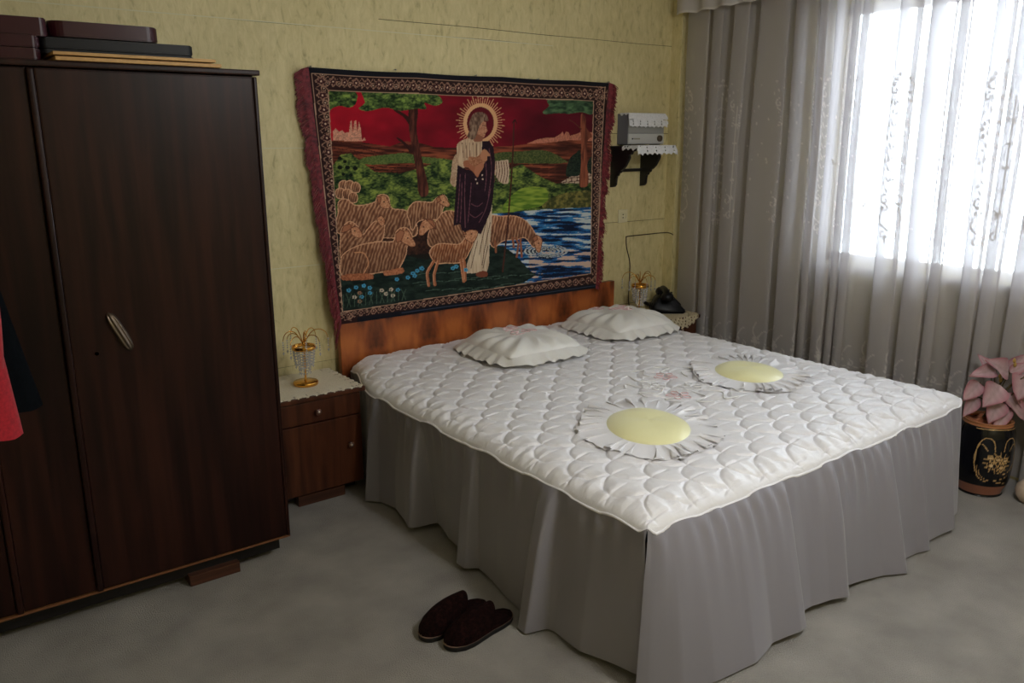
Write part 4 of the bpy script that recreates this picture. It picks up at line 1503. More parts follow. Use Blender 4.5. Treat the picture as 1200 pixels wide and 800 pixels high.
poly(G3([(150, 425), (350, 415), (382, 452), (340, 462), (150, 468)]), (186, 116, 80), noise=NB, col2=(140, 80, 54))
poly(G3([(465, 395), (520, 385), (600, 368), (622, 382), (610, 412), (480, 432)]), (196, 128, 90), noise=NB, col2=(150, 88, 60))
line(G3([(240, 250), (310, 255), (345, 330), (310, 410)]), 1.2, (208, 148, 108), smooth=True)

# the shepherd
H5 = lambda L: S5(L, 520, 100, 6.667)
hx, hy = 563.8, 144.5
for k in range(56):
    an = 2 * PI * k / 56
    l_ = 1.22 + 0.16 * (k % 2)
    line([(hx + 19 * math.cos(an), hy + 22 * math.sin(an)), (hx + 20.5 * l_ * math.cos(an), hy + 24 * l_ * math.sin(an))], 0.8, (222, 172, 128), clip=(PY < 172))
rr = np.hypot((PX - hx) / 20.0, (PY - hy) / 23.5)
r2 = np.hypot((PX - hx) / 15.6, (PY - hy) / 19.0)
mk = (rr < 1) & (r2 > 1) & (PY < 172)
IMG[mk] = (224, 172, 126)
IMG[(r2 <= 1)] = (96, 14, 28)
cloak = (38, 20, 32)
poly([(596.5, 188), (581, 190), (581, 206), (586, 214), (592, 217), (597, 216), (598, 200)], (206, 178, 152), smooth=False)
for k in range(5):
    line([(582 + k * 3, 190), (583 + k * 3.2, 203), (580 + k * 3.4, 215)], 0.9, (96, 66, 56), smooth=True)
poly(H5([(75, 590), (110, 540), (135, 625), (112, 670), (110, 750), (90, 800), (55, 765), (62, 700)]), (202, 172, 142), noise=NB, col2=(170, 134, 106))
poly(H5([(108, 480), (150, 432), (230, 412), (300, 425), (318, 480), (315, 560), (250, 600), (160, 650), (125, 625)]), (214, 186, 154), noise=fbm(PX * 0.8, PY * 0.08, 53, 2), col2=(184, 150, 122))
for k in range(6):
    line(H5([(150 + k * 28, 450), (156 + k * 27, 520), (160 + k * 26, 570)]), 0.7, (110, 78, 62))
poly([(575, 241), (577.5, 238), (577, 262), (574, 290), (573, 312), (570, 321), (556, 322), (547, 322), (547, 312), (552, 298), (560, 275)], (218, 198, 170), smooth=False, noise=fbm(PX * 0.7, PY * 0.06, 54, 2), col2=(190, 164, 138))
for L in ([(574, 246), (566, 280), (562, 300)], [(575, 262), (569, 290), (565, 312)], [(560, 284), (556, 300), (552, 316)], [(572, 290), (566, 316)]):
    line(L, 0.8, (92, 66, 56), smooth=True)
poly([(558, 322), (566, 319), (571, 321), (570, 326), (560, 326)], (124, 66, 46))
poly([(537, 194), (548, 200), (564, 200), (566, 166), (574, 166), (579, 173), (581, 190), (580, 215), (579, 232), (576, 248), (564, 276), (556, 273), (542, 272), (540, 264), (532, 266), (534, 232)], cloak, smooth=False, var=0.25)
for L in ([(540, 205), (538, 235), (536, 262)], [(546, 204), (545, 235), (546, 268)], [(553, 215), (551, 240), (549, 262)], [(574, 175), (577, 200), (573, 232)], [(569, 180), (571, 205), (569, 225)],
          [(553, 240), (560, 243), (566, 239)], [(551, 252), (558, 256), (566, 250)], [(576, 222), (570, 246), (562, 262)], [(542, 215), (541, 245), (540, 262)]):
    line(L, 0.8, (116, 72, 82), smooth=True)
poly(H5([(160, 600), (210, 590), (260, 640), (285, 690), (268, 725), (240, 690), (200, 650), (165, 640)]), (168, 104, 76))
poly(H5([(205, 560), (260, 565), (300, 540), (330, 590), (300, 650), (240, 640), (200, 600)]), (152, 96, 68), noise=NB, col2=(190, 134, 100))
poly(H5([(300, 520), (330, 505), (370, 552), (345, 560), (345, 590), (320, 600), (298, 570)]), (190, 132, 98))
poly(H5([(260, 640), (305, 610), (320, 640), (290, 690), (270, 715), (245, 690)]), (182, 118, 88))
for c in ((558.5, 211), (560, 215.5), (566, 206), (566.5, 211)):
    ell(c[0], c[1], 0.9, 1.1, (226, 200, 176))
poly(H5([(262, 300), (300, 285), (332, 290), (338, 330), (347, 358), (333, 372), (325, 402), (300, 412), (268, 385)]), (206, 150, 118), noise=NB, col2=(176, 118, 90))
poly(H5([(255, 385), (310, 405), (300, 440), (240, 440)]), (150, 94, 72))
poly(H5([(212, 270), (240, 222), (290, 208), (338, 232), (352, 282), (322, 280), (296, 300), (278, 340), (258, 400), (240, 425), (205, 418), (190, 395), (208, 350), (203, 305)]), (158, 130, 108), noise=fbm(PX * 0.7, PY * 0.25, 55, 2), col2=(92, 66, 54))
line(H5([(308, 318), (328, 316)]), 0.8, (58, 34, 30))
line(H5([(322, 380), (333, 378)]), 0.7, (110, 52, 44))
line([(603, 142), (602, 180), (600, 216), (596, 260), (589, 320)], 1.8, (74, 38, 30))
poly([(600, 146), (604, 140), (607, 147), (604, 143)], (60, 26, 24))
# the lamb in front
L4 = lambda L: S5(L, 490, 260, 8)
wool(L4([(110, 310), (145, 245), (220, 215), (380, 222), (432, 180), (470, 150), (520, 205), (480, 300), (440, 365), (385, 398), (250, 400), (170, 400)]), f=1.3, base=(160, 98, 64))
head(L4([(445, 165), (450, 110), (490, 88), (560, 96), (555, 150), (522, 205), (490, 200)]), L4([(425, 105), (450, 110), (455, 130), (430, 125)]), L4([(505, 125)])[0])
for L in ([(150, 380), (112, 440), (86, 500), (100, 610)], [(190, 380), (165, 460), (150, 520), (158, 605)], [(400, 370), (412, 450), (428, 572)], [(430, 360), (438, 450), (440, 560)]):
    line(L4(L), 3.4, (166, 102, 70), smooth=True)
    line(L4([(a - 8, b) for a, b in L]), 0.8, (212, 156, 118), smooth=True)
# flowers
for (fx, fy, c) in ((408.5, 342, 0), (417, 338.5, 0), (426, 336.5, 0), (433, 339, 0), (423.5, 349.5, 0), (433, 345, 0), (415, 350, 1), (447, 342, 1), (458, 341, 1), (460, 348, 1), (452, 346, 1), (421, 345, 2), (421, 355, 2),
                    (484, 322, 0), (489, 319, 0), (494, 316, 0), (486, 325, 0), (478, 327, 0), (465, 329, 0), (531, 316, 0), (535, 314, 0), (495, 316.5, 0), (466, 341.5, 0), (546, 318, 0)):
    cc = ((70, 150, 190), (196, 178, 158), (150, 110, 84))[c]
    for k in range(5):
        an = k * 1.2566
        ell(fx + 1.5 * math.cos(an), fy + 1.3 * math.sin(an), 1.25, 1.1, cc)
    ell(fx, fy, 0.8, 0.7, (32, 46, 66))
for k in range(18):
    gx0 = 402 + k * 4.3
    line([(gx0, 363 - k * 0.6), (gx0 + 3 * math.sin(k * 2.1), 354 - k * 0.5), (gx0 + 6 * math.sin(k * 2.1), 347 - k * 0.4)], 0.7, (74, 96, 80), smooth=True, clip=inner)

# patterned border
outer = inpoly([(361, 84.5), (714, 102), (700.8, 333), (399.5, 374)])
bord = ~inner
IMG[bord] = (46, 24, 24)
b_lines = []


def border(p0, p1, width, nrep):
    """scrolls and rosettes between two corner points; width is the offset to the inner side"""
    p0, p1, wv = np.array(p0, float), np.array(p1, float), np.array(width, float)
    e = p1 - p0
    det = e[0] * wv[1] - e[1] * wv[0]
    X_, Y_ = PX - p0[0], PY - p0[1]
    t_ = (X_ * wv[1] - Y_ * wv[0]) / det
    w_ = (e[0] * Y_ - e[1] * X_) / det
    zone = (t_ > -0.02) & (t_ < 1.02) & (w_ > 0) & (w_ < 1) & ~inner
    ph_ = t_ * nrep
    f_ = np.mod(ph_, 1) - 0.5
    asp = np.hypot(*e) / nrep / np.hypot(*wv)
    pale = np.array([156, 120, 102.])
    wavy = np.abs(w_ - 0.5 - 0.33 * np.cos(ph_ * 2 * PI)) < 0.05
    wavy |= np.abs(w_ - 0.5 + 0.33 * np.cos(ph_ * 2 * PI)) < 0.05
    rad_ = np.hypot(f_ * asp, w_ - 0.5)
    ang_ = np.arctan2(w_ - 0.5, f_ * asp)
    ros = np.abs(rad_ - 0.24 - 0.05 * np.cos(5 * ang_)) < 0.035
    f2 = np.mod(ph_ + 0.5, 1) - 0.5
    rad2 = np.hypot(f2 * asp, w_ - 0.62)
    ros2 = np.abs(rad2 - 0.15) < 0.045
    inn = rad2 < 0.10
    IMG[zone & (rad_ < 0.24)] = (62, 26, 30)
    IMG[zone & inn] = (12, 10, 12)
    pk = zone & (wavy | ros | ros2) & (NB > 0.38)
    IMG[pk] = pale
    IMG[zone & ((rad_ < 0.06) | (rad2 < 0.045))] = (214, 182, 158)


border((384, 87), (706, 103), (0, 16.5), 24)
border((366, 87), (397, 372), (19.5, 0), 17)
border((697.5, 101), (692, 330), (12.5, 0), 16)
border((400, 377), (697, 335), (0, -11), 20)
for L in ([(385, 105.5), (696.5, 118.5), (692.5, 322.5), (401, 367.5), (385, 105.5)], [(365.5, 86), (397.5, 376)], [(709.5, 101), (699, 334)], [(365.5, 86.5), (710, 102.5)]):
    line(L, 0.9, (186, 152, 128))
IMG[PY < 85.8 + (PX - 365) * 0.0455] = (22, 22, 32)      # plain dark hem along the top
hemb = PY > 375.8 - (PX - 399.5) * 0.1400
IMG[hemb & (PX > 418)] = (18, 20, 30)
IMG[hemb & (PX > 418) & (PY > 378.0 - (PX - 399.5) * 0.1400) & (PY < 378.9 - (PX - 399.5) * 0.1400) & (PX > 470)] = (60, 74, 100)

tv_s = tv ** 1.0
TY = YT0 + (YT1 - YT0) * (tv_s ** 1.4) + 0.0035 * (fbm(tu * 7, tv * 4, 61, 2) - 0.5) * 2
sag = 0.004 * np.abs(np.sin(np.clip((tu - 0.02), 0, 1) * 3.55 * PI)) * (1 - tv) ** 2
Vt = np.stack([cxz[..., 0], TY, cxz[..., 1] - sag], -1)
lin = np.where(IMG / 255 <= 0.04045, IMG / 255 / 12.92, ((IMG / 255 + 0.055) / 1.055) ** 2.4)
tap = thing('tapestry', 'plush wall tapestry of a shepherd with sheep under a red sky over the headboard', 'tapestry', (2.54, 3.63, 1.92))
pan = mesh_np('woven_panel', Vt.reshape(-1, 3), grid_faces(NU, NV)[:, ::-1], M_tap)
ca = pan.data.color_attributes.new('dye', 'FLOAT_COLOR', 'POINT')
buf = np.ones((NU * NV, 4), np.float32)
buf[:, :3] = lin.reshape(-1, 3)
ca.data.foreach_set('color', buf.reshape(-1))
at(tap, pan)
# fringes
for side, s in (('left', 0), ('right', NU - 1)):
    edge = Vt[s]
    rg = np.random.default_rng(9 + s)
    ac = Acc()
    N = 560
    for k in range(N):
        q_ = k / (N - 1)
        i = q_ * (NV - 1)
        i0 = int(min(i, NV - 2))
        b = edge[i0] * (1 - (i - i0)) + edge[i0 + 1] * (i - i0)
        clump = vnoise(np.array([q_ * 26]), np.array([0.0]), 71 + s)[0] - 0.5
        if s == 0:
            L_ = (0.078 - 0.012 * q_) * rg.uniform(0.8, 1.05) + 0.02 * clump
            dx, dz = -L_ * (0.97 - 0.45 * q_), -L_ * (0.25 + 0.85 * q_) - 0.015
            if q_ > 0.97:
                dz -= 0.03
        else:
            L_ = (0.062 - 0.008 * q_) * rg.uniform(0.7, 1.1) + 0.032 * clump
            dx, dz = L_ * (0.95 - 0.12 * q_), -L_ * (0.35 + 0.4 * q_)
        wv = rg.normal(0, 0.003, 2)
        w_ = 0.0026
        pts = [b + np.array([0, -0.0015, 0]), b + np.array([dx * 0.5, -0.004 + wv[0], dz * 0.34]), b + np.array([dx, -0.001 + wv[1], dz])]
        V_ = []
        for p_ in pts:
            V_ += [p_ + np.array([0, 0, w_]), p_ - np.array([0, 0, w_])]
        ac.add(V_, [[0, 1, 3, 2], [2, 3, 5, 4]])
    fr_ = ac.build('fringe', M_fringe, None, smooth=False)
    stuff(fr_)
    at(tap, fr_)
for x, z in ((1.615, 1.921), (2.049, 1.927), (2.517, 1.92), (2.93, 1.919), (3.455, 1.922)):
    nl = lathe('nail', [(0.0, 0.012), (0.004, 0.011), (0.004, 0.008), (0.0016, 0.008), (0.0016, -0.01)], M_steel, None, 8)
    nl.matrix_world = Matrix.Translation((x, 3.632, z)) @ Matrix.Rotation(PI / 2, 4, 'X')
    nl.parent = tap
    nl.matrix_parent_inverse = Matrix.Translation(tap.location).inverted()

# ------------------------------------------------------------------ curtain
panels = [(3.517, 3.352), (3.326, 3.254), (3.189, 3.083), (3.016, 2.813), (2.774, 2.634), (2.618, 2.571), (2.53, 2.455), (2.44, 2.401), (2.391, 2.339), (2.205, 2.09),
          (2.056, 1.944), (1.932, 1.876), (1.782, 1.70), (1.689, 1.613), (1.564, 1.48), (1.40, 1.30), (1.20, 1.09), (1.02, 0.9), (0.8, 0.7), (0.62, 0.5), (0.4, 0.28), (0.18, 0.08)]
pl = []
for i, (ya, yb) in enumerate(panels):
    pl += [(ya, -0.02), (ya - 0.3 * (ya - yb), -0.032), (yb + 0.3 * (ya - yb), -0.034), (yb, -0.022)]
    if i + 1 < len(panels):
        yn = panels[i + 1][0]
        g = yb - yn
        o_ = min(0.06, 0.42 * (ya - yb), 0.42 * (panels[i + 1][0] - panels[i + 1][1]))
        pl += [(yb + o_, 0.020), (yb + 0.3 * o_, 0.056), ((yb + yn) / 2, 0.066), (yn - 0.3 * o_, 0.056), (yn - o_, 0.020)]
path = np.array([(p.x, p.y) for p in catmull([(a, b, 0) for a, b in pl], 6)])
sl = np.concatenate([[0], np.cumsum(np.hypot(*np.diff(path, axis=0).T))])
NS, NZ = 1500, 330
ss = np.linspace(0, sl[-1], NS)
cy_ = np.interp(ss, sl, path[:, 0])
cx_ = np.interp(ss, sl, path[:, 1])
ztop_c, zbot_c = 2.50, 0.025
zz = ztop_c + (zbot_c - ztop_c) * np.linspace(0, 1, NZ)
Sg, Zg = np.meshgrid(ss, zz, indexing='ij')
Yg, Xg = cy_[:, None] + 0 * Zg, cx_[:, None] + 0 * Zg
tz = (ztop_c - Zg) / (ztop_c - zbot_c)
mean = 4.01 + 0.05 * sstep(2.2, 1.75, Yg)
Xg = mean + Xg * (0.75 + 0.3 * tz) + 0.004 * np.sin(Yg * 23 + 5 * tz) * tz + 0.006 * np.sin(Yg * 9.0 + 2.0 * tz)
Yg = Yg + 0.016 * np.sin(Yg * 4.3 + 1.0) * (tz - 0.5) + 0.012 * (fbm(Yg * 5, tz * 2.5, 81, 2) - 0.5) * 2
Xg = np.minimum(Xg, XR - 0.028)
# embroidery, drawn once per repeat of the cloth
PER = 0.56
TW, TH = 224, 900
tile = np.zeros((TW, TH))
gxx, gzz = np.meshgrid((np.arange(TW) + 0.5) / TW * PER, (np.arange(TH) + 0.5) / TH * 2.5, indexing='ij')


def stroke(pts, w):
    w = w * 1.45
    pts = [(p.x, p.y) for p in catmull([(a, b, 0) for a, b in pts], 5)]
    for (x1, y1), (x2, y2) in zip(pts[:-1], pts[1:]):
        x0_, x1_ = min(x1, x2) - w, max(x1, x2) + w
        i0, i1 = max(0, int(x0_ / PER * TW)), min(TW, int(x1_ / PER * TW) + 2)
        j0, j1 = max(0, int((min(y1, y2) - w) / 2.5 * TH)), min(TH, int((max(y1, y2) + w) / 2.5 * TH) + 2)
        gx, gz = gxx[i0:i1, j0:j1], gzz[i0:i1, j0:j1]
        L2 = (x2 - x1) ** 2 + (y2 - y1) ** 2 + 1e-12
        t_ = np.clip(((gx - x1) * (x2 - x1) + (gz - y1) * (y2 - y1)) / L2, 0, 1)
        d_ = np.hypot(gx - x1 - t_ * (x2 - x1), gz - y1 - t_ * (y2 - y1))
        tile[i0:i1, j0:j1] = np.maximum(tile[i0:i1, j0:j1], np.clip((w - d_) / (0.5 * w), 0, 1))


def ring_(cx, cz, r, w=0.0026):
    stroke([(cx + r * math.cos(a), cz + r * math.sin(a)) for a in np.linspace(0, 2 * PI, 9)], w)


def scroll(cx, cz, r, s, w=0.0034, up=1):
    stroke([(cx + s * r * (1 - k / 9) * math.sin(k * 0.75), cz + up * (r * (1 - k / 9) * math.cos(k * 0.75))) for k in range(9)], w)


c0 = 0.14
for s in (-1, 1):
    scroll(c0 + s * 0.035, 1.83, 0.03, s)
    scroll(c0 + s * 0.05, 1.78, 0.02, s)
    for (dx, z) in ((0.02, 1.90), (0.035, 1.88), (0.05, 1.86), (0.05, 1.66), (0.06, 1.64), (0.055, 1.60), (0.03, 1.50), (0.05, 1.49), (0.045, 1.38), (0.02, 1.40)):
        ring_(c0 + s * dx, z, 0.006)
    scroll(c0 + s * 0.03, 1.30, 0.028, s)
    scroll(c0 + s * 0.035, 1.26, 0.024, -s)
    stroke([(c0 + s * 0.045, 1.24), (c0 + s * 0.055, 1.20), (c0 + s * 0.03, 1.17), (c0, 1.15)], 0.0036)
    scroll(c0 + s * 0.022, 1.125, 0.022, s)
    stroke([(c0, 1.13), (c0 + s * 0.016, 1.105), (c0 + s * 0.012, 1.09)], 0.003)
for k in range(9):
    ring_(c0, 1.93 - k * 0.0, 0.006)
    for s in (-0.5, 0.5):
        stroke([(c0, 1.78 - k * 0.053), (c0 + s * 0.05, 1.765 - k * 0.053), (c0 + s * 0.07, 1.785 - k * 0.053)], 0.0028)
stroke([(c0, 1.84), (c0, 1.60), (c0, 1.32), (c0, 1.085)], 0.0024)
c1 = 0.42
stroke([(c1, 1.78), (c1 + 0.003, 1.5), (c1, 1.16)], 0.0022)
for k in range(5):
    for dx in (-0.008, 0, 0.008):
        ring_(c1 + dx, 1.68 - k * 0.105, 0.004)
for s in (-1, 1):
    scroll(c1 + s * 0.03, 1.79, 0.024, s)
    for k in range(6):
        stroke([(c1 + s * 0.014, 1.75 - k * 0.016), (c1 + s * 0.03, 1.755 - k * 0.016)], 0.0022)
scroll(c1 - 0.03, 1.25, 0.032, 1)
scroll(c1 - 0.005, 1.16, 0.024, -1)
# faint allover sprigs between
rgt = np.random.default_rng(12)
for k in range(60):
    cx, cz = rgt.uniform(0.02, PER - 0.02), rgt.uniform(1.1, 1.95)
    ring_(cx, cz, 0.004, 0.0018)
# flowered border low down
for k in range(4):
    bx = 0.07 + k * 0.14
    for p_ in range(5):
        an = p_ * 2 * PI / 5 + k
        stroke([(bx, 0.44), (bx + 0.026 * math.cos(an), 0.44 + 0.026 * math.sin(an)), (bx + 0.02 * math.cos(an + 0.5), 0.44 + 0.02 * math.sin(an + 0.5)), (bx, 0.44)], 0.003)
    stroke([(bx, 0.46), (bx - 0.02, 0.50), (bx - 0.005, 0.55)], 0.003)
    stroke([(bx + 0.01, 0.46), (bx + 0.04, 0.50), (bx + 0.06, 0.51)], 0.003)
    scroll(bx + 0.06, 0.41, 0.02, 1)
    stroke([(bx - 0.06, 0.39), (bx, 0.40), (bx + 0.06, 0.385)], 0.003)
    scroll(bx + 0.03, 0.36, 0.018, -1)
s_main = ss[np.argmin(np.abs(cy_ - 2.148) + 10 * (cx_ > -0.02))]
ti = (np.mod(Sg - s_main + c0, PER) / PER * TW).astype(int) % TW
tj = np.clip((Zg / 2.5 * TH).astype(int), 0, TH - 1)
st_ = tile[ti, tj]
cu = mesh_np('curtain_cloth', np.stack([Xg, Yg, Zg], -1).reshape(-1, 3), grid_faces(NS, NZ), M_curtain)
at_ = cu.data.attributes.new('stitch', 'FLOAT', 'POINT')
at_.data.foreach_set('value', st_.reshape(-1).astype(np.float32))
ct = thing('curtain', 'long sheer grey curtain with embroidered sprigs across the window', 'curtain', (4.0, 1.8, 0))
at(ct, cu)
cr_ = Acc()
cr_.tube([(3.995, 3.54, 2.512), (4.05, 1.9, 2.512), (4.06, 0.0, 2.512)], 0.011, 10)
at(ct, cr_.build('rail', M_white_paint))

# valance along the top
nv, nz_ = 420, 30
yy = np.linspace(3.54, 0.05, nv)
Vv = []
for i, y in enumerate(yy):
    f = 0.012 * math.sin(y * 41) + 0.008 * math.sin(y * 17 + 1)
    zb = 2.318 + 0.008 * abs(math.sin(y * 24)) + 0.006 * math.sin(y * 5)
    for j in range(nz_):
        t_ = j / (nz_ - 1)
        Vv.append((3.915 + 0.05 * sstep(2.2, 1.75, y) + f * (0.35 + 0.65 * t_), y, 2.535 + (zb - 2.535) * t_))
va = mesh_np('valance_cloth', Vv, grid_faces(nv, nz_), M_curtain)
va_a = va.data.attributes.new('stitch', 'FLOAT', 'POINT')
sv = np.zeros((nv, nz_), np.float32) + 0.45
sv[:, -2:] = 1.0
va_a.data.foreach_set('value', sv.reshape(-1))
vt = thing('valance', 'short pale valance hanging at the ceiling before the long curtain', 'valance', (3.92, 1.8, 2.32))
at(vt, va)
vr = Acc()
vr.tube([(3.915, 3.54, 2.537), (3.96, 1.9, 2.537), (3.965, 0.05, 2.537)], 0.008, 8)
at(vt, vr.build('rail', M_white_paint))

# ------------------------------------------------------------------ floor vase with pink leaves
VX, VY = 3.90, 1.525
vz = thing('vase', 'black glazed floor vase with gold flowers and copper bands, right of the bed', 'vase', (VX, VY, 0))
prof = [(0.0, 0.0), (0.088, 0.0), (0.094, 0.006), (0.094, 0.012), (0.100, 0.03), (0.113, 0.065), (0.121, 0.13), (0.1215, 0.2), (0.1195, 0.26), (0.116, 0.30), (0.110, 0.322), (0.104, 0.336),
        (0.102, 0.345), (0.105, 0.350), (0.099, 0.353), (0.086, 0.345), (0.084, 0.32), (0.0, 0.315)]
pr_d = [(p.x, p.y) for p in catmull([(a, b, 0) for a, b in prof], 11)]
pr_d = [(max(0, a), b) for a, b in pr_d]
nth = 320
V, Fq = lathe_np(pr_d, nth)
vo = mesh_np('body', V, Fq, M_vase, vz)
P_z = np.repeat(np.array([b for a, b in pr_d])[:, None], nth, 1)
P_r = np.repeat(np.array([a for a, b in pr_d])[:, None], nth, 1)
th = np.linspace(0, 2 * PI, nth, endpoint=False)[None, :] + 0 * P_z
face = math.atan2(-HEAD[1], -HEAD[0])
sarc = (np.mod(th - face + PI, 2 * PI) - PI) * 0.12      # arc length to the right of the side that faces the room
colr = np.zeros(P_z.shape + (3,))
colr[:] = srgb(12, 13, 18)[:3]
gold = np.array(srgb(196, 158, 104)[:3])
cop = np.array(srgb(150, 96, 74)[:3])
colr[(P_z < 0.058) & (P_z > 0.012)] = cop
colr[(P_z > 0.334)] = np.array(srgb(176, 116, 76)[:3])
outside = (np.arange(len(pr_d)) < len(pr_d) - 33)[:, None] & (P_z > 0.0)


def gl(pts, w, c=gold):
    pts = [(p.x, p.y) for p in catmull([(a, b, 0) for a, b in pts], 5)]
    for (x1, y1), (x2, y2) in zip(pts[:-1], pts[1:]):
        L2 = (x2 - x1) ** 2 + (y2 - y1) ** 2 + 1e-12
        t_ = np.clip(((sarc - x1) * (x2 - x1) + (P_z - y1) * (y2 - y1)) / L2, 0, 1)
        d_ = np.hypot(sarc - x1 - t_ * (x2 - x1), P_z - y1 - t_ * (y2 - y1))
        colr[(d_ < w) & outside] = c


for (fx, fz, r) in ((-0.028, 0.165, 0.020), (0.014, 0.155, 0.021), (-0.004, 0.195, 0.018), (0.030, 0.187, 0.015), (-0.035, 0.2, 0.012)):
    for k in range(7):
        an = k * 2 * PI / 7
        gl([(fx + 0.3 * r * math.cos(an), fz + 0.3 * r * math.sin(an)), (fx + r * math.cos(an), fz + r * math.sin(an)), (fx + r * 0.9 * math.cos(an + 0.6), fz + r * 0.9 * math.sin(an + 0.6))], 0.0018)
    gl([(fx - 0.004, fz), (fx + 0.004, fz)], 0.004, np.array(srgb(224, 192, 140)[:3]))
for k in range(14):
    an = k * 2 * PI / 14
    gl([(-0.003 + 0.045 * math.cos(an), 0.178 + 0.036 * math.sin(an)), (-0.003 + 0.062 * math.cos(an + 0.1), 0.178 + 0.05 * math.sin(an + 0.1))], 0.0022, gold * 0.7)
for s in (-1, 1):
    gl([(s * 0.02, 0.232), (s * 0.03, 0.28), (s * 0.065, 0.29), (s * 0.092, 0.25), (s * 0.096, 0.18)], 0.0019)
    gl([(s * 0.05, 0.235), (s * 0.082, 0.262), (s * 0.1, 0.2), (s * 0.09, 0.13)], 0.0019)
gl([(-0.085, 0.16), (-0.08, 0.11), (-0.045, 0.085), (0.0, 0.083), (0.05, 0.075)], 0.002)
gl([(-0.075, 0.14), (-0.07, 0.115), (-0.03, 0.09), (0.03, 0.1), (0.055, 0.11)], 0.0014)
gl([(0.0, 0.13), (0.04, 0.125), (0.07, 0.14), (0.095, 0.17)], 0.0014)
gl([(-0.11, 0.327), (0.0, 0.33), (0.11, 0.327)], 0.0016, gold)
ca = vo.data.color_attributes.new('dye', 'FLOAT_COLOR', 'POINT')
buf = np.ones((colr.shape[0] * nth, 4), np.float32)
buf[:, :3] = colr.reshape(-1, 3)
ca.data.foreach_set('color', buf.reshape(-1))
# crumpled copper foil in the mouth
n_, m_ = 14, 48
Vf = []
for i in range(n_):
    r = 0.088 * i / (n_ - 1)
    for j in range(m_):
        a = 2 * PI * j / m_
        Vf.append((r * math.cos(a), r * math.sin(a), 0.338 + 0.020 * math.sin(3 * a + 9 * r / 0.09) * (r / 0.09) * (1 - 0.5 * r / 0.09) + 0.008 * math.sin(7 * a)*(1-r/0.088) + 0.014 * (1 - (r / 0.088) ** 2)))
mesh_np('copper_foil', Vf, grid_faces(n_, m_, True), M_copper, vz)

# the leaves: base -> tip in (right, up, towards the room) metres from the vase mouth
pt = thing('plant', 'artificial plant with large dusty pink leaves in the black vase', 'plant', (VX, VY, 0.335))
RT, UPV, FR = Vector((SIDE[0], SIDE[1], 0)), Vector((0, 0, 1)), Vector((-HEAD[0], -HEAD[1], 0))


def leaf_mesh(seed):
    rg = np.random.default_rng(seed)
    n_, m_ = 15, 9
    V_, C_ = [], []
    for i in range(n_):
        u = i / (n_ - 1)
        w_ = (math.sin(PI * min(1, u * 1.02) ** 0.72) ** 0.8) * (1 - 0.35 * u) * 0.5 if 0 < u < 1 else 0.0
        w_ = max(w_, 0.004)
        for j in range(m_):
            v = -1 + 2 * j / (m_ - 1)
            z = 0.16 * abs(v) ** 1.4 * w_ * 1.4 - 0.30 * u ** 2.2 * 0.55 + 0.03 * math.sin(7 * u + 3 * v + seed) * abs(v) + 0.02 * math.sin(11 * u) * v
            V_.append((u, v * w_, z))
            k = min(1, (abs(v) ** 2.2) * 0.9 + 0.5 * max(0, u - 0.75) * 4 * 0.5)
            cc = np.array(srgb(186, 156, 158)[:3]) * (1 - k) + np.array(srgb(168, 98, 112)[:3]) * k
            if abs(v) < 0.15:
                cc = cc * 0.85
            vein = 0.94 + 0.06 * math.sin(u * 26 - abs(v) * 7)
            C_.append(tuple(cc * vein) + (1,))
    me = bpy.data.meshes.new('leaf')
    me.from_pydata(V_, [], grid_faces(n_, m_).tolist())
    set_smooth(me)
    ca_ = me.color_attributes.new('dye', 'FLOAT_COLOR', 'POINT')
    ca_.data.foreach_set('color', np.array(C_, np.float32).reshape(-1))
    me.materials.append(M_leaf)
    return me


LM = [leaf_mesh(s) for s in (1, 2, 3)]
K = 0.0044


def pxl(x, y, d):
    return RT * ((x - 470) / 8 * K) + UPV * ((760 - y) / 8 * K * 0.99) + FR * d


leaf_spec = [  # base, tip (drawing units), depth of base and tip, width factor
    ((560, 330), (350, 182), 0.02, 0.07, 0.75), ((450, 300), (205, 300), 0.02, 0.08, 0.55), ((320, 400), (165, 520), 0.03, 0.08, 0.75),
    ((470, 410), (300, 545), 0.05, 0.12, 0.95), ((680, 330), (570, 490), 0.04, 0.12, 1.1), ((570, 320), (690, 225), 0.02, 0.05, 0.7),
    ((310, 520), (195, 670), 0.03, 0.07, 0.7), ((480, 540), (370, 700), 0.05, 0.11, 0.9), ((560, 600), (400, 790), 0.05, 0.12, 0.45),
    ((530, 490), (690, 690), 0.04, 0.10, 0.55), ((660, 470), (720, 640), 0.03, 0.09, 0.9), ((700, 270), (850, 300), 0.08, 0.14, 0.6),
    ((740, 330), (860, 440), 0.10, 0.16, 0.8), ((720, 600), (800, 800), 0.08, 0.13, 0.9), ((780, 480), (860, 620), 0.10, 0.16, 0.8),
    ((600, 330), (740, 180), -0.02, -0.02, 0.7), ((500, 350), (420, 210), -0.06, -0.09, 0.7), ((560, 460), (470, 600), -0.02, 0.0, 0.8), ((640, 540), (590, 690), -0.01, 0.02, 0.7)]
st_a = Acc()
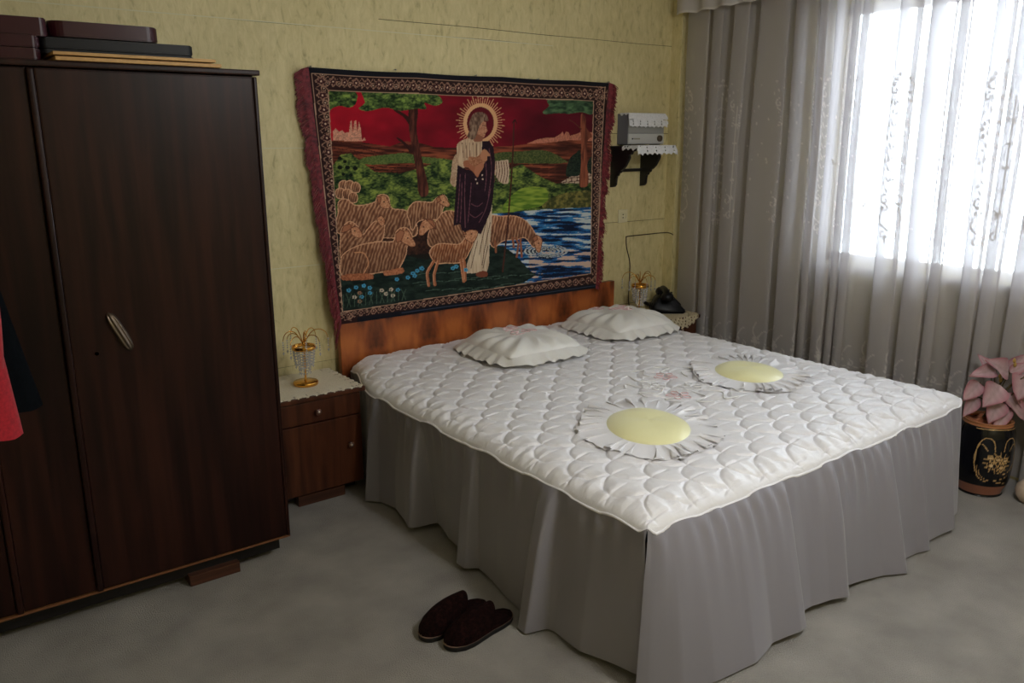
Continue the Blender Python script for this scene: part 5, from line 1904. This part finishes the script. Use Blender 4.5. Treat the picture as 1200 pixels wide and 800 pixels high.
for k, (b, tp, d0, d1, wf) in enumerate(leaf_spec):
    pb, ptip = pxl(b[0], b[1], d0), pxl(tp[0], tp[1], d1)
    ax = (ptip - pb)
    ln = ax.length
    ax.normalize()
    up_ = (FR * 0.9 + UPV * 0.6)
    yv = up_.cross(ax).normalized()
    zv = ax.cross(yv).normalized()
    o = link('leaf', LM[k % 3], None, pt)
    Mx = Matrix((( ax.x, yv.x, zv.x, 0), (ax.y, yv.y, zv.y, 0), (ax.z, yv.z, zv.z, 0), (0, 0, 0, 1)))
    o.matrix_local = Matrix.Translation(pb) @ Mx @ Matrix.Diagonal((ln, ln * wf, ln, 1))
    base = Vector((0.02 * math.sin(k), 0.02 * math.cos(k * 1.7), 0.02))
    sa = Acc()
    sa.tube(catmull([tuple(base), tuple(base * 0.5 + pb * 0.5 + Vector((0, 0, 0.03))), tuple(pb)], 5), 0.0028, 6)
    sa.build('stem', M_stem, pt)
for (x, y) in ((580, 215), (590, 250), (482, 350), (490, 380), (690, 300)):
    c = pxl(x, y, 0.03)
    V_, F_ = lathe_np([(0, -0.012), (0.006, -0.006), (0.007, 0.002), (0.004, 0.010), (0, 0.014)], 10)
    o = mesh_np('bud', V_, F_, M_bud, pt)
    o.location = c

v2 = thing('vase', 'small cream ceramic pot cut off by the right photo edge', 'vase', (3.93, 1.315, 0))
lathe('body', [(0, 0), (0.03, 0), (0.045, 0.008), (0.06, 0.03), (0.066, 0.055), (0.06, 0.08), (0.042, 0.098), (0.036, 0.104), (0.032, 0.1), (0.03, 0.09), (0, 0.085)], M_cream_vase, v2, 40)


# ------------------------------------------------------------------ slippers
def slipper(label, toe, heel, mirror):
    toe, heel = Vector((toe[0], toe[1], 0)), Vector((heel[0], heel[1], 0))
    d = toe - heel
    L = d.length
    t = thing('slipper', label, 'slipper', tuple((toe + heel) / 2), math.atan2(d.y, d.x), 'plush slippers on the carpet')

    def half(u):        # half width along the sole, u 0 heel .. 1 toe
        pts_u = [0, 0.04, 0.12, 0.25, 0.42, 0.58, 0.72, 0.85, 0.94, 0.985, 1.0]
        pts_w = [0.0, 0.021, 0.034, 0.037, 0.035, 0.040, 0.0455, 0.043, 0.031, 0.016, 0.0]
        return float(np.interp(u, pts_u, pts_w))
    curve = lambda u: mirror * 0.006 * math.sin(u * PI)
    us = 0.5 - 0.5 * np.cos(np.linspace(0, PI, 44))
    ring = [((u - 0.5) * L, half(u) + curve(u)) for u in us] + [((u - 0.5) * L, -half(u) + curve(u)) for u in us[::-1][1:-1]]

    def slab(nm, z0, z1, grow, mat):
        a = Acc()
        m = len(ring)
        rows = []
        for (z, g) in ((z0, grow - 0.003), (z0 + 0.003, grow), (z1 - 0.002, grow), (z1, grow - 0.002)):
            for (x, y) in ring:
                r = math.hypot(x, y) or 1
                yy = y + math.copysign(g, y) if abs(y) > 0.004 else y
                xx = x + (g if x > 0 else -g) * (abs(x) / (L / 2)) ** 4
                rows.append((xx, yy, z))
        V_ = np.array(rows)
        F_ = grid_faces(4, m, True).tolist()
        F_.append([i for i in range(m)][::-1])
        F_.append([3 * m + i for i in range(m)])
        a.add(V_, F_)
        return a.build(nm, mat, t, smooth=False)
    slab('sole', 0.001, 0.017, 0.002, M_sole)
    slab('welt', 0.017, 0.021, 0.003, M_welt)
    slab('insole', 0.021, 0.0265, -0.001, M_slipper)
    # upper: a puffy vamp over the front
    n_, m_ = 30, 25
    V_ = []
    for layer in (0, 1):
        for i in range(n_):
            q_ = i / (n_ - 1)
            for j in range(m_):
                v = -1 + 2 * j / (m_ - 1)
                u0 = 0.44 - 0.12 * (1 - v * v) * 1.0 + 0.10 * (1 - v * v) ** 3 * 0.0      # tongue reaches back in the middle
                u = u0 + (1.0 - u0) * q_
                w_ = half(min(u, 0.999)) + 0.0025
                hgt = 0.026 + 0.052 * (1 - q_) ** 0.75 * (1 - 0.2 * q_) + 0.020 * math.sin(PI * min(1, q_ * 1.05)) 
                hgt *= min(1, (1.03 - q_) * 7) ** 0.5
                ang = v * PI / 2
                y = w_ * math.sin(ang) + curve(u)
                z = 0.021 + hgt * max(0, math.cos(ang)) ** 0.75
                sh_ = 0.0055 * layer
                V_.append(((u - 0.5) * L, y * (1 - 0.11 * layer), max(0.0215, z - sh_)))
    a = Acc()
    G1 = grid_faces(n_, m_)
    a.add(V_, np.concatenate([G1, (G1 + n_ * m_)[:, ::-1]]))
    rimf = [[j, j + 1, n_ * m_ + j + 1, n_ * m_ + j] for j in range(m_ - 1)]
    a.F += rimf
    a.build('upper', M_slipper, t)
    return t


slipper('dark brown plush slipper nearer the bed front, right of the pair', (1.234, 1.988), (1.518, 2.018), 1)
slipper('dark brown plush slipper nearer the wardrobe, left of the pair', (1.196, 2.078), (1.485, 2.122), -1)
